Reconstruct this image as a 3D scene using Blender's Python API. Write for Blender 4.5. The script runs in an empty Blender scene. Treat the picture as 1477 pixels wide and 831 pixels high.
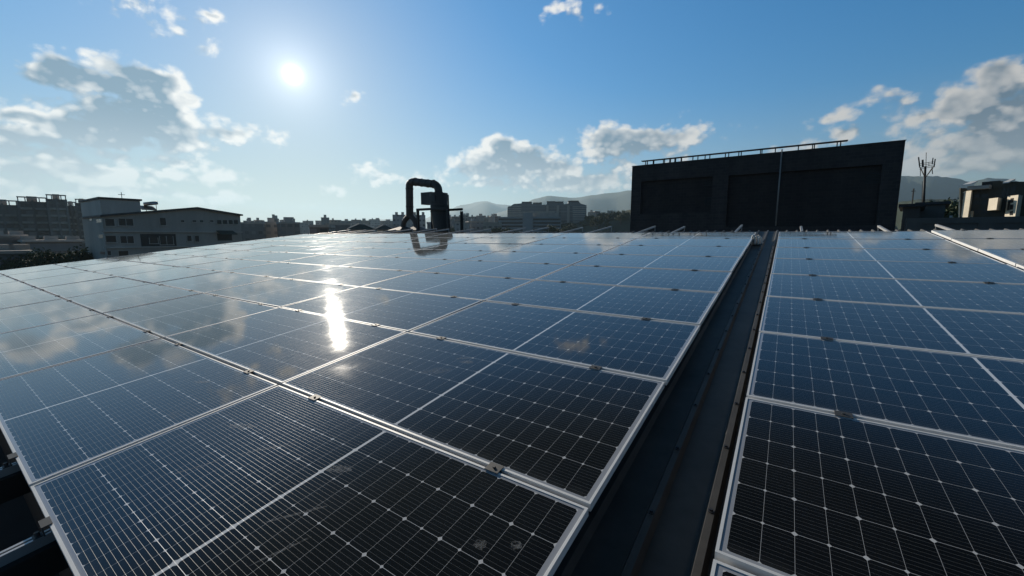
import bpy, math, random
from mathutils import Vector, Matrix
R = math.radians
random.seed(7)
scene = bpy.context.scene
col = scene.collection

# ------------------------------------------------------------------ camera
EYE = Vector((0, 0, 13.0))
F_PX, PITCH, YAW = 582.3, R(7.35), R(-33.85)
cam_d = bpy.data.cameras.new('camera')
cam = bpy.data.objects.new('camera', cam_d)
col.objects.link(cam)
cam_d.sensor_width = 36.0
cam_d.lens = 36.0 * F_PX / 1477.0
cam_d.clip_start = 0.05
cam_d.clip_end = 60000
cam.location = EYE
cam.rotation_euler = (math.pi / 2 - PITCH, 0, -YAW)
scene.camera = cam

# ------------------------------------------------------------------ sun and sky
SUN_AZ, SUN_EL = R(-61.0), R(18.4)       # azimuth from +Y towards +X
SUN = Vector((math.sin(SUN_AZ) * math.cos(SUN_EL), math.cos(SUN_AZ) * math.cos(SUN_EL), math.sin(SUN_EL)))
sl = bpy.data.lights.new('sun', 'SUN')
sl.energy = 4.8
sl.angle = R(0.53)
sl.color = (1.0, 0.90, 0.76)
sun = bpy.data.objects.new('sun', sl)
sun.rotation_euler = SUN.to_track_quat('Z', 'Y').to_euler()
col.objects.link(sun)

scene.view_settings.view_transform = 'Standard'
scene.view_settings.look = 'None'
scene.view_settings.gamma = 1
scene.view_settings.use_curve_mapping = False
scene.view_settings.exposure = 0.0
SKY_STRENGTH = 0.092

scene.render.engine = 'CYCLES'
cy = scene.cycles
cy.max_bounces = 4; cy.diffuse_bounces = 2; cy.glossy_bounces = 2; cy.transmission_bounces = 2
cy.transparent_max_bounces = 8; cy.volume_bounces = 0
cy.sample_clamp_indirect = 4.0
cy.use_denoising = True
cy.caustics_reflective = False; cy.caustics_refractive = False


def pix_ray(x, y):
    """direction of a viewing ray, for measuring places in the photograph"""
    a = (x - 738.5) / F_PX; b = -(y - 415.5) / F_PX
    cp, sp, c, s = math.cos(PITCH), math.sin(PITCH), math.cos(YAW), math.sin(YAW)
    yf = cp + b * sp; up = -sp + b * cp
    return Vector((c * a + s * yf, -s * a + c * yf, up))


def azel(x, y):
    d = pix_ray(x, y).normalized()
    return math.degrees(math.atan2(d.x, d.y)), math.degrees(math.asin(d.z))


class NT:
    """small helper to wire shader nodes"""
    def __init__(self, tree):
        self.t = tree
    def new(self, kind, **kw):
        n = self.t.nodes.new(kind)
        for k, v in kw.items():
            setattr(n, k, v)
        return n
    def link(self, a, b):
        self.t.links.new(a, b)
    def put(self, sock, v):
        if hasattr(v, 'links') or isinstance(v, bpy.types.NodeSocket):
            self.link(v, sock)
        else:
            sock.default_value = v
    def m(self, op, a, b=None, c=None, clamp=False):
        n = self.new('ShaderNodeMath', operation=op, use_clamp=clamp)
        self.put(n.inputs[0], a)
        if b is not None: self.put(n.inputs[1], b)
        if c is not None: self.put(n.inputs[2], c)
        return n.outputs[0]
    def v(self, op, a, b=None):
        n = self.new('ShaderNodeVectorMath', operation=op)
        self.put(n.inputs[0], a)
        if b is not None: self.put(n.inputs[1], b)
        return n.outputs['Value'] if op in ('LENGTH', 'DOT_PRODUCT', 'DISTANCE') else n.outputs['Vector']
    def smooth(self, x, lo, hi, a=0.0, b=1.0):
        n = self.new('ShaderNodeMapRange', interpolation_type='SMOOTHSTEP')
        self.put(n.inputs['Value'], x)
        n.inputs['From Min'].default_value = lo; n.inputs['From Max'].default_value = hi
        n.inputs['To Min'].default_value = a; n.inputs['To Max'].default_value = b
        return n.outputs['Result']
    def mix(self, f, a, b, blend='MIX'):
        n = self.new('ShaderNodeMix', data_type='RGBA', blend_type=blend)
        self.put(n.inputs['Factor'], f)
        self.put(n.inputs['A'], a if not isinstance(a, tuple) or len(a) == 4 else (*a, 1))
        self.put(n.inputs['B'], b if not isinstance(b, tuple) or len(b) == 4 else (*b, 1))
        return n.outputs['Result']
    def noise(self, vec, scale, detail=4, rough=0.55, dist=0.0):
        n = self.new('ShaderNodeTexNoise')
        self.put(n.inputs['Vector'], vec)
        n.inputs['Scale'].default_value = scale; n.inputs['Detail'].default_value = detail
        n.inputs['Roughness'].default_value = rough; n.inputs['Distortion'].default_value = dist
        return n.outputs['Fac']
    def sep(self, vec):
        n = self.new('ShaderNodeSeparateXYZ'); self.put(n.inputs[0], vec)
        return n.outputs
    def comb(self, x, y, z):
        n = self.new('ShaderNodeCombineXYZ')
        for i, v in enumerate((x, y, z)): self.put(n.inputs[i], v)
        return n.outputs[0]


# clouds as measured in the photograph: x, y, half width, half height, weight
CLOUDS = [
    (72, 98, 62, 24, 1.08), (120, 112, 50, 18, .9), (195, 112, 58, 24, 1.08), (180, 130, 82, 20, 1.08), (235, 150, 40, 26, .9),
    (205, 178, 105, 34, 1.08), (165, 196, 110, 22, 1.08), (135, 170, 50, 16, .8), (330, 193, 56, 13, .85),
    (40, 172, 75, 11, .7), (40, 200, 120, 16, .65), (90, 236, 110, 18, .8), (30, 245, 90, 26, .7), (200, 226, 90, 13, .6),
    (20, 215, 190, 34, .6), (60, 262, 260, 20, .5), (160, 245, 170, 14, .5), (-40, 275, 240, 18, .5), (250, 280, 160, 12, .4), (-150, 240, 120, 50, .5),
    (215, 8, 55, 12, .6), (255, 46, 24, 9, .75), (288, 70, 22, 12, .85), (298, 22, 10, 6, .65),
    (822, 20, 34, 8, .60), (524, 148, 17, 6, .65), (712, 238, 66, 24, 1.0), (720, 214, 32, 18, 1.0), (765, 226, 44, 20, 1.0), (806, 236, 38, 18, .9),
    (905, 204, 66, 22, 1.0), (965, 200, 52, 16, 1.0), (880, 222, 42, 14, .9), (850, 262, 95, 16, .75), (775, 262, 60, 10, .6), (720, 268, 110, 10, .5),
    (485, 272, 15, 8, .7), (540, 254, 28, 10, .7), (606, 262, 16, 8, .6), (316, 251, 15, 5, .7), (225, 258, 12, 4, .55),
    (1216, 166, 36, 9, .8), (1276, 138, 27, 13, .9), (1320, 168, 26, 6, .5), (1243, 192, 32, 12, .85), (1180, 215, 60, 10, .5),
    (1455, 112, 55, 30, 1.15), (1400, 150, 58, 26, 1.1), (1460, 165, 80, 35, 1.2), (1420, 212, 110, 30, .75), (1360, 245, 90, 12, .7), (1560, 130, 80, 60, 1.1),
    (1540, 230, 120, 30, .8), (-60, 150, 60, 40, .8), (-90, 220, 90, 30, .8),
    (930, 250, 60, 12, .6), (1330, 205, 40, 12, .4),
]


def cloud_group():
    g = bpy.data.node_groups.new('cloud_cover', 'ShaderNodeTree')
    g.interface.new_socket('Dir', in_out='INPUT', socket_type='NodeSocketVector')
    g.interface.new_socket('Cover', in_out='OUTPUT', socket_type='NodeSocketFloat')
    g.interface.new_socket('Relief', in_out='OUTPUT', socket_type='NodeSocketFloat')
    g.interface.new_socket('Body', in_out='OUTPUT', socket_type='NodeSocketFloat')
    n = NT(g)
    gi = n.new('NodeGroupInput'); go = n.new('NodeGroupOutput')
    d = n.v('NORMALIZE', gi.outputs[0])
    x, y, z = n.sep(d)
    az = n.m('MULTIPLY', n.m('ARCTAN2', x, y), 57.2958)
    el = n.m('MULTIPLY', n.m('ARCSINE', z), 57.2958)
    ae0 = n.comb(az, el, 0.0)
    wob = n.new('ShaderNodeTexNoise'); n.link(d, wob.inputs['Vector'])
    wob.inputs['Scale'].default_value = 9; wob.inputs['Detail'].default_value = 2
    w = n.v('MULTIPLY', n.v('SUBTRACT', wob.outputs['Color'], (.5, .5, .5)), (7.0, 3.0, 0))
    ae = n.v('ADD', ae0, w)
    cov = None
    for (px, py, rx, ry, wt) in CLOUDS:
        a0, e0 = azel(px, py)
        if rx < 62 and ry < 17: rx, ry, wt = rx * 1.25, ry * 1.25, wt * .62        # small scraps stay thin
        ax = abs(azel(px + rx, py)[0] - azel(px - rx, py)[0]) / 2 * 1.25
        ey = abs(azel(px, py - ry)[1] - azel(px, py + ry)[1]) / 2 * 1.35
        mp = n.new('ShaderNodeVectorMath', operation='MULTIPLY_ADD')
        n.link(ae, mp.inputs[0]); mp.inputs[1].default_value = (1 / ax, 1 / ey, 0); mp.inputs[2].default_value = (-a0 / ax, -e0 / ey, 0)
        r = n.v('LENGTH', mp.outputs[0])
        v = n.m('MULTIPLY_ADD', r, -wt, wt + .06)
        cov = n.m('SMOOTH_MAX', cov, v, 0.15) if cov is not None else v
    cov = n.m('MAXIMUM', cov, -1.0)
    sc = n.v('MULTIPLY', d, (1, 1, 1.35))
    nz = n.m('SUBTRACT', n.noise(sc, 11, 5, .60, .35), .5)
    fine = n.m('SUBTRACT', n.noise(sc, 55, 3, .62, .2), .5)
    vor = n.new('ShaderNodeTexVoronoi', feature='SMOOTH_F1'); vor.inputs['Scale'].default_value = 20
    vor.inputs['Smoothness'].default_value = .5; vor.inputs['Detail'].default_value = 1
    n.link(sc, vor.inputs['Vector'])
    puff = n.m('SUBTRACT', .40, vor.outputs['Distance'])
    vor2 = n.new('ShaderNodeTexVoronoi', feature='SMOOTH_F1'); vor2.inputs['Scale'].default_value = 62
    vor2.inputs['Smoothness'].default_value = .35; vor2.inputs['Detail'].default_value = 0
    n.link(n.v('ADD', sc, n.v('MULTIPLY', w, (.004, .004, .004))), vor2.inputs['Vector'])
    puff2 = n.m('SUBTRACT', .42, vor2.outputs['Distance'])
    k = n.m('ADD', n.m('MULTIPLY', nz, 1.75), n.m('ADD', n.m('MULTIPLY', puff, .55), n.m('ADD', n.m('MULTIPLY', puff2, .30), n.m('MULTIPLY', fine, .40))))
    t = n.m('MULTIPLY_ADD', k, n.smooth(cov, -.45, .12), n.m('MULTIPLY_ADD', n.m('MINIMUM', cov, .8), 1.1, .16))
    n.link(t, go.inputs[0])
    n.link(n.m('MULTIPLY_ADD', nz, .9, n.m('MULTIPLY_ADD', fine, .35, cov)), go.inputs[2])
    n.link(n.m('ADD', n.m('MULTIPLY', puff, .75), n.m('ADD', n.m('MULTIPLY', puff2, .55), n.m('ADD', n.m('MULTIPLY', nz, .6), n.m('MULTIPLY', fine, .7)))), go.inputs[1])
    return g


def build_world():
    w = bpy.data.worlds.new('World'); scene.world = w; w.use_nodes = True
    t = w.node_tree; t.nodes.clear(); n = NT(t)
    out = n.new('ShaderNodeOutputWorld'); bg = n.new('ShaderNodeBackground')
    sky = n.new('ShaderNodeTexSky', sky_type='NISHITA')
    sky.sun_disc = False; sky.sun_elevation = SUN_EL; sky.sun_rotation = SUN_AZ
    sky.altitude = 50; sky.air_density = 1.0; sky.dust_density = 0.15; sky.ozone_density = 3.0
    tc = n.new('ShaderNodeTexCoord')
    d = n.v('NORMALIZE', tc.outputs['Generated'])
    # the disc of the sun and its aureole (light that really comes from the sky)
    ca = n.v('DOT_PRODUCT', d, tuple(SUN))
    ang = n.m('MULTIPLY', n.m('ARCCOSINE', n.m('MINIMUM', ca, 0.9999999)), 57.2958)
    core = n.m('MULTIPLY', n.m('EXPONENT', n.m('MULTIPLY', n.m('POWER', n.m('DIVIDE', ang, .50), 1.45), -1.0)), 42.0)
    halo = n.m('MULTIPLY', n.m('EXPONENT', n.m('DIVIDE', ang, -2.5)), 8.5)
    halo2 = n.m('MULTIPLY', n.m('EXPONENT', n.m('DIVIDE', ang, -24.0)), 1.9)
    glow = n.v('ADD', n.v('MULTIPLY', n.comb(core, core, core), (1, .96, .88)), n.v('MULTIPLY', n.comb(halo, halo, halo), (1, .96, .9)))
    glow = n.v('ADD', glow, n.v('MULTIPLY', n.comb(halo2, halo2, halo2), (.88, 1.0, .98)))
    hs = n.new('ShaderNodeHueSaturation'); hs.inputs['Saturation'].default_value = 1.52; n.link(sky.outputs[0], hs.inputs['Color'])
    # soft shoulder: the air near the horizon never runs away to white
    lum = n.v('DOT_PRODUCT', hs.outputs[0], (.3, .5, .2))
    kk = n.m('DIVIDE', 1.0, n.m('MULTIPLY_ADD', lum, .14, 0.55))
    kz = n.m('MULTIPLY', kk, n.smooth(n.sep(d)[2], .46, .66, 1.0, .10))      # upper sky darkened above the view so near panels reflect less
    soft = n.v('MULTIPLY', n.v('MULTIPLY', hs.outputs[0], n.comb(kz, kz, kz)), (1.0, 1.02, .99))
    base = n.v('ADD', soft, glow)
    # pale air low over the city, brightest below the sun
    zc = n.m('MAXIMUM', n.sep(d)[2], 0.0)
    low = n.m('MULTIPLY', n.m('EXPONENT', n.m('MULTIPLY', zc, -7.6)), .78)
    pale = n.smooth(ang, 12, 100, 1.0, .50)
    base = n.mix(low, base, n.v('MULTIPLY', n.comb(pale, pale, pale), (7.7, 7.6, 7.1)))
    bk = n.smooth(ang, 82, 140, 1.0, .38)                             # unseen sky away from the sun, darkened to dim faces toward the camera
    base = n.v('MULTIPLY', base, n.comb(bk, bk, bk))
    g = cloud_group()
    c1 = n.new('ShaderNodeGroup'); c1.node_tree = g; n.link(d, c1.inputs[0])
    c2 = n.new('ShaderNodeGroup'); c2.node_tree = g
    tos = n.v('ADD', n.v('MULTIPLY', n.v('NORMALIZE', n.v('SUBTRACT', tuple(SUN), d)), (.028, .028, .012)), (0, 0, .022))
    n.link(n.v('ADD', d, tos), c2.inputs[0])
    t1, t2 = c1.outputs[0], c2.outputs[0]
    alpha = n.smooth(t1, .0, .50)
    x, y, z = n.sep(d)
    lit = n.smooth(n.m('SUBTRACT', t1, t2), -.42, .42)               # faces the sun and the sky
    thin = n.smooth(c1.outputs[2], .22, .78, 1.0, 0.0)
    near = n.smooth(ang, 10, 80, 1.12, .66)
    bright = n.v('MULTIPLY', n.comb(near, near, near), (9.8, 9.5, 9.0))
    grey = n.v('MULTIPLY', n.comb(near, near, near), (1.7, 2.7, 3.7))
    back = n.smooth(ang, 25, 60, 1.0, .35)                            # clouds before the sun are dark within, rimmed with light
    core = n.m('MULTIPLY', n.m('SUBTRACT', 1.0, thin), back)
    lf = n.m('ADD', n.m('MULTIPLY', lit, n.m('MULTIPLY_ADD', core, -.72, 1.0)), n.m('MULTIPLY', thin, .38))
    lf = n.m('MULTIPLY_ADD', c1.outputs[1], .85, lf)
    lf = n.m('SUBTRACT', lf, n.m('MULTIPLY_ADD', core, .04, .04), clamp=True)
    lf = n.m('ADD', lf, n.smooth(z, .05, .24, .45, 0.0), clamp=True)     # low banks glow through the pale air
    cc = n.mix(lf, grey, bright)
    fadeh = n.smooth(z, .02, .20, .45, .95)
    full = n.mix(n.m('MULTIPLY', alpha, fadeh), base, cc)
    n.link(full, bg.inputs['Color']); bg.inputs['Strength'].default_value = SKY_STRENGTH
    n.link(bg.outputs[0], out.inputs['Surface'])
    w.cycles.sampling_method = 'NONE'      # the sun lamp carries the direct light; the smooth sky needs no map


build_world()

# ------------------------------------------------------------------ helpers
def tag(o, label=None, cat=None, group=None, kind=None):
    if label: o['label'] = label
    if cat: o['category'] = cat
    if group: o['group'] = group
    if kind: o['kind'] = kind
    return o


def empty(name, loc=(0, 0, 0), rot=(0, 0, 0)):
    o = bpy.data.objects.new(name, None); col.objects.link(o)
    o.location = loc; o.rotation_euler = rot; o.empty_display_size = .2
    return o


class MB:
    """collects shapes into one mesh"""
    def __init__(self):
        self.v = []; self.f = []; self.mi = []; self.cur = 0
    def add(self, vs, fs):
        b = len(self.v); self.v += [tuple(p) for p in vs]
        for f in fs: self.f.append(tuple(b + i for i in f)); self.mi.append(self.cur)
        return self
    def box(self, x0, x1, y0, y1, z0, z1):
        x0, x1 = min(x0, x1), max(x0, x1); y0, y1 = min(y0, y1), max(y0, y1); z0, z1 = min(z0, z1), max(z0, z1)
        vs = [(x, y, z) for z in (z0, z1) for y in (y0, y1) for x in (x0, x1)]
        return self.add(vs, [(0, 2, 3, 1), (4, 5, 7, 6), (0, 1, 5, 4), (2, 6, 7, 3), (0, 4, 6, 2), (1, 3, 7, 5)])
    def prism(self, pts, axis, a, b):
        """polygon pts (2-D) extruded along axis from a to b"""
        def P(p, t):
            return {'x': (t, p[0], p[1]), 'y': (p[0], t, p[1]), 'z': (p[0], p[1], t)}[axis]
        n = len(pts)
        vs = [P(p, a) for p in pts] + [P(p, b) for p in pts]
        fs = [tuple(range(n)), tuple(range(2 * n - 1, n - 1, -1))]
        for i in range(n): fs.append((i, (i + 1) % n, n + (i + 1) % n, n + i))
        return self.add(vs, fs)
    def beam(self, p, q, w, h=None, up=(0, 0, 1)):
        p, q = Vector(p), Vector(q); h = h or w; d = (q - p).normalized(); u = Vector(up)
        if abs(d.dot(u)) > .98: u = Vector((0, 1, 0))
        s = d.cross(u).normalized(); u = s.cross(d)
        vs = [e + s * a * w / 2 + u * b * h / 2 for e in (p, q) for a, b in ((-1, -1), (1, -1), (1, 1), (-1, 1))]
        return self.add(vs, [(0, 1, 2, 3), (7, 6, 5, 4), (0, 4, 5, 1), (1, 5, 6, 2), (2, 6, 7, 3), (3, 7, 4, 0)])
    def tube(self, path, rad, n=10, cap=True):
        path = [Vector(p) for p in path]; k = len(path)
        rads = rad if isinstance(rad, (list, tuple)) else [rad] * k
        vs = []; prev = None
        for i, p in enumerate(path):
            t = (path[min(i + 1, k - 1)] - path[max(i - 1, 0)]).normalized()
            if prev is None:
                a = Vector((0, 0, 1)) if abs(t.z) < .9 else Vector((1, 0, 0))
                s = t.cross(a).normalized()
            else:
                s = (prev - t * prev.dot(t)).normalized()
            prev = s; u = t.cross(s)
            for j in range(n):
                th = 2 * math.pi * j / n
                vs.append(p + (s * math.cos(th) + u * math.sin(th)) * rads[i])
        fs = [(i * n + j, i * n + (j + 1) % n, (i + 1) * n + (j + 1) % n, (i + 1) * n + j) for i in range(k - 1) for j in range(n)]
        if cap: fs += [tuple(range(n - 1, -1, -1)), tuple(range((k - 1) * n, k * n))]
        return self.add(vs, fs)
    def build(self, name, mats, parent=None, smooth=False, bevel=0):
        me = bpy.data.meshes.new(name); me.from_pydata(self.v, [], self.f)
        mats = mats if isinstance(mats, (list, tuple)) else [mats]
        for m in mats: me.materials.append(m)
        me.polygons.foreach_set('material_index', self.mi)
        if smooth: me.polygons.foreach_set('use_smooth', [True] * len(self.f))
        me.update()
        import bmesh
        bm = bmesh.new(); bm.from_mesh(me); bmesh.ops.recalc_face_normals(bm, faces=bm.faces)
        if bevel: bmesh.ops.bevel(bm, geom=bm.edges, offset=bevel, segments=1, affect='EDGES')
        bm.to_mesh(me); bm.free()
        o = bpy.data.objects.new(name, me); col.objects.link(o)
        if parent: o.parent = parent
        return o


def copy_thing(root, kids=None):
    c = root.copy(); col.objects.link(c)
    for ch in (kids if kids is not None else list(root.children)):
        d = ch.copy(); col.objects.link(d); d.parent = c
        for g in list(ch.children):
            e = g.copy(); col.objects.link(e); e.parent = d
    return c


# ------------------------------------------------------------------ materials
def pmat(name, base, rough=.7, metal=0.0, spec=.5, nscale=0, namt=.25, bump=0, bscale=40, streak=False):
    m = bpy.data.materials.new(name); m.use_nodes = True
    n = NT(m.node_tree); b = m.node_tree.nodes['Principled BSDF']
    b.inputs['Roughness'].default_value = rough; b.inputs['Metallic'].default_value = metal
    b.inputs['Specular IOR Level'].default_value = spec
    tc = n.new('ShaderNodeTexCoord')
    if nscale:
        vec = tc.outputs['Object']
        if streak: vec = n.v('MULTIPLY', vec, (1, 1, .15))
        f = n.noise(vec, nscale, 6, .6)
        f2 = n.noise(tc.outputs['Object'], nscale * 7, 4, .6)
        k = n.m('ADD', n.m('MULTIPLY', n.m('SUBTRACT', f, .5), 2 * namt * 1.6), n.m('MULTIPLY', n.m('SUBTRACT', f2, .5), namt))
        k = n.m('ADD', k, 1.0, clamp=False); k = n.m('MAXIMUM', k, .2)
        oi = n.new('ShaderNodeObjectInfo')
        n.link(n.v('MULTIPLY', n.comb(k, k, k), tuple(base[:3])), b.inputs['Base Color'])
    else:
        b.inputs['Base Color'].default_value = (*base[:3], 1)
    if bump:
        bn = n.new('ShaderNodeBump'); bn.inputs['Strength'].default_value = bump; bn.inputs['Distance'].default_value = .01
        n.link(n.noise(tc.outputs['Object'], bscale, 4), bn.inputs['Height']); n.link(bn.outputs[0], b.inputs['Normal'])
    return m


PL, PW = 2.278, 1.134           # one panel
GAPU, GAPV = .020, .0252
PU, PV = PL + GAPU, PW + GAPV


def panel_glass():
    m = bpy.data.materials.new('solar_glass'); m.use_nodes = True
    n = NT(m.node_tree); b = m.node_tree.nodes['Principled BSDF']
    tc = n.new('ShaderNodeTexCoord'); oi = n.new('ShaderNodeObjectInfo')
    x, y, z = n.sep(tc.outputs['Object'])
    mx, my, bar = .030, .024, .016
    cw = (PL - 2 * mx - bar) / 24; ch = (PW - 2 * my) / 6
    c = PL / 2
    right = n.m('GREATER_THAN', x, c)
    off = n.m('MULTIPLY_ADD', right, (c + bar / 2) - mx, mx)
    fx = n.m('DIVIDE', n.m('SUBTRACT', x, off), cw)
    fy = n.m('DIVIDE', n.m('SUBTRACT', y, my), ch)
    def edge(f, w):
        fr = n.m('FRACT', f)
        return n.m('MULTIPLY', n.m('MINIMUM', fr, n.m('SUBTRACT', 1.0, fr)), w)
    dx, dy = edge(fx, cw), edge(fy, ch)
    line = n.m('MAXIMUM', n.m('LESS_THAN', dx, .00045), n.m('LESS_THAN', dy, .0008))
    dia = n.m('LESS_THAN', n.m('ADD', dx, dy), .0075)
    # the cut corners sit on every second line across: whole cells before cutting
    dx2 = edge(n.m('MULTIPLY', fx, .5), cw * 2)
    dia2 = n.m('LESS_THAN', n.m('ADD', dx2, dy), .0105)
    mask = n.m('MAXIMUM', line, n.m('MAXIMUM', dia, dia2))
    margin = n.m('MAXIMUM', n.m('GREATER_THAN', n.m('ABSOLUTE', n.m('SUBTRACT', x, c)), c - mx),
                 n.m('GREATER_THAN', n.m('ABSOLUTE', n.m('SUBTRACT', y, PW / 2)), PW / 2 - my))
    midbar = n.m('LESS_THAN', n.m('ABSOLUTE', n.m('SUBTRACT', x, c)), bar / 2)
    wire = n.m('LESS_THAN', edge(n.m('MULTIPLY', fy, 10.0), ch / 10), .00036)
    wire = n.m('MULTIPLY', wire, n.m('SUBTRACT', 1.0, n.m('MAXIMUM', n.m('GREATER_THAN', n.m('ABSOLUTE', n.m('SUBTRACT', x, c)), c - mx),
                                                          n.m('GREATER_THAN', n.m('ABSOLUTE', n.m('SUBTRACT', y, PW / 2)), PW / 2 - my))))
    # cells vary a little in tone
    cell = n.new('ShaderNodeTexWhiteNoise', noise_dimensions='3D')
    n.link(n.comb(n.m('FLOOR', n.m('MULTIPLY', fx, 1.0)), n.m('FLOOR', fy), oi.outputs['Random']), cell.inputs['Vector'])
    cv = n.m('MULTIPLY_ADD', cell.outputs['Value'], .7, .65)
    blue = n.v('MULTIPLY', n.comb(cv, cv, cv), (.0022, .0024, .0030))
    base = n.mix(n.m('MULTIPLY', wire, .22), blue, (.78, .78, .77))
    base = n.mix(mask, base, (.60, .61, .62))
    base = n.mix(n.m('MAXIMUM', midbar, 0.0), base, (.80, .81, .82))
    base = n.mix(margin, base, (.34, .36, .40))
    # dried dust: drifting film, runs down the slope, a few rain spots
    vec = n.v('ADD', tc.outputs['Object'], n.comb(n.m('MULTIPLY', oi.outputs['Random'], 37.0), n.m('MULTIPLY', oi.outputs['Random'], 91.0), 0.0))
    film = n.noise(vec, 1.6, 6, .65)
    runs = n.noise(n.v('MULTIPLY', vec, (16, 1.2, 1)), 1.0, 5, .6)
    fine = n.noise(vec, 90, 3, .6)
    dust = n.m('MULTIPLY', n.smooth(film, .38, .78), n.m('MULTIPLY_ADD', runs, .7, .35))
    dust = n.m('MULTIPLY', dust, n.m('MULTIPLY_ADD', fine, .8, .6))
    dust = n.m('MULTIPLY', dust, n.m('MULTIPLY_ADD', oi.outputs['Random'], 1.1, .5))
    silt = n.m('MULTIPLY', n.smooth(n.m('ADD', y, n.m('MULTIPLY', film, .05)), .035, .11, 1.0, 0.0), n.m('MULTIPLY_ADD', runs, 1.2, -.1))
    vo = n.new('ShaderNodeTexVoronoi'); n.link(vec, vo.inputs['Vector']); vo.inputs['Scale'].default_value = 7
    spot = n.m('MULTIPLY', n.m('LESS_THAN', vo.outputs['Distance'], .055), n.m('GREATER_THAN', n.sep(vo.outputs['Color'])[0], .93))
    base = n.mix(n.m('MINIMUM', n.m('ADD', n.m('MULTIPLY', dust, .016), n.m('ADD', n.m('MULTIPLY', spot, .10), n.m('MULTIPLY', n.m('MAXIMUM', silt, 0.0), .07))), 1.0), base, (.50, .51, .50))
    n.link(base, b.inputs['Base Color'])
    # the thin round ribbons catch the sun only where they lie across its path
    ro = n.m('ADD', n.m('MULTIPLY_ADD', dust, .08, .034), n.m('MULTIPLY', spot, .2))
    rm = n.new('ShaderNodeMix', data_type='FLOAT'); n.link(wire, rm.inputs[0]); n.link(ro, rm.inputs[2]); rm.inputs[3].default_value = .50
    n.link(rm.outputs[0], b.inputs['Roughness'])
    n.link(n.m('MULTIPLY', wire, .24), b.inputs['Metallic'])
    n.link(n.m('MULTIPLY', wire, .97), b.inputs['Anisotropic'])
    tv = n.new('ShaderNodeVectorTransform', vector_type='VECTOR', convert_from='OBJECT', convert_to='WORLD'); tv.inputs[0].default_value = (0, 1, 0)
    n.link(tv.outputs[0], b.inputs['Tangent'])
    b.inputs['IOR'].default_value = 1.46
    b.inputs['Sheen Weight'].default_value = .10; b.inputs['Sheen Roughness'].default_value = .24; b.inputs['Sheen Tint'].default_value = (.95, 1, 1, 1)
    bn = n.new('ShaderNodeBump'); bn.inputs['Strength'].default_value = .03; bn.inputs['Distance'].default_value = .004
    n.link(n.noise(n.v('MULTIPLY', vec, (2.5, 9, 1)), 1.0, 2, .5), bn.inputs['Height']); n.link(bn.outputs[0], b.inputs['Normal'])
    return m


def facade_mat(name, base, win=(.03, .04, .05), wx=2.6, wz=3.2, fx=(.22, .78), fz=(.30, .72)):
    """wall with window openings one cannot count at this distance"""
    m = bpy.data.materials.new(name); m.use_nodes = True
    n = NT(m.node_tree); b = m.node_tree.nodes['Principled BSDF']
    tc = n.new('ShaderNodeTexCoord'); oi = n.new('ShaderNodeObjectInfo'); ge = n.new('ShaderNodeNewGeometry')
    x, y, z = n.sep(tc.outputs['Object'])
    nn = n.new('ShaderNodeVectorTransform', vector_type='NORMAL', convert_from='WORLD', convert_to='OBJECT')
    n.link(ge.outputs['True Normal'], nn.inputs[0]); nx, ny, nz = n.sep(nn.outputs[0])
    side = n.m('GREATER_THAN', n.m('ABSOLUTE', nx), .5)
    h = n.m('ADD', n.m('MULTIPLY', n.m('SUBTRACT', 1.0, side), x), n.m('MULTIPLY', side, y))
    h = n.m('ADD', h, n.m('MULTIPLY', oi.outputs['Random'], 13.0))
    u = n.m('FRACT', n.m('DIVIDE', h, wx)); w = n.m('FRACT', n.m('DIVIDE', z, wz))
    def within(v, lo, hi): return n.m('MULTIPLY', n.m('GREATER_THAN', v, lo), n.m('LESS_THAN', v, hi))
    k = n.m('MULTIPLY', within(u, *fx), within(w, *fz))
    k = n.m('MULTIPLY', k, n.m('LESS_THAN', n.m('ABSOLUTE', nz), .5))
    wn = n.new('ShaderNodeTexWhiteNoise', noise_dimensions='3D')
    n.link(n.comb(n.m('FLOOR', n.m('DIVIDE', h, wx)), n.m('FLOOR', n.m('DIVIDE', z, wz)), side), wn.inputs['Vector'])
    wc = n.mix(wn.outputs['Value'], win, tuple(v * .6 + .10 for v in base))
    dirt = n.noise(n.v('MULTIPLY', tc.outputs['Object'], (1, 1, .2)), .6, 5, .6)
    kk = n.m('MULTIPLY', n.m('MULTIPLY_ADD', dirt, .7, .6), n.m('MULTIPLY_ADD', oi.outputs['Random'], .7, .65))
    bc = n.v('MULTIPLY', n.comb(kk, kk, kk), tuple(base))
    n.link(n.mix(k, bc, wc), b.inputs['Base Color'])
    n.link(n.m('MULTIPLY_ADD', k, -.55, .85), b.inputs['Roughness'])
    return m


M = {}
M['glass'] = panel_glass()
M['alu'] = pmat('aluminium', (.80, .80, .79), .55, .15, .3, nscale=3, namt=.08)
M['clamp'] = pmat('clamp_metal', (.07, .07, .07), .6, .2)
M['rail'] = pmat('rail_metal', (.50, .50, .50), .45, .5, nscale=2, namt=.15)
M['back'] = pmat('backsheet', (.5, .5, .5), .7)
M['roof'] = pmat('blue_roof_steel', (.060, .057, .053), .58, 0, .35, nscale=2.0, namt=.5, streak=False)
M['shade_pit'] = pmat('painted_shade', (.012, .011, .010), .8, nscale=3, namt=.4)  # near-black colour stands in for deep shade below the panel edge
M['screw'] = pmat('screw_metal', (.05, .05, .055), .5, .4)
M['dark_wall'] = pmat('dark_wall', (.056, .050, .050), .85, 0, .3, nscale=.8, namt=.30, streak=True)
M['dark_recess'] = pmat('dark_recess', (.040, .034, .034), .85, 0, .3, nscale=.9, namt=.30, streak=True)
M['louvre'] = pmat('louvre_metal', (.06, .065, .07), .5, .3)
M['pipe_grey'] = pmat('grey_pipe', (.34, .34, .34), .45, .2)
M['steel'] = pmat('weathered_steel', (.075, .068, .062), .6, .1, nscale=2.5, namt=.3, streak=True)
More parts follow.
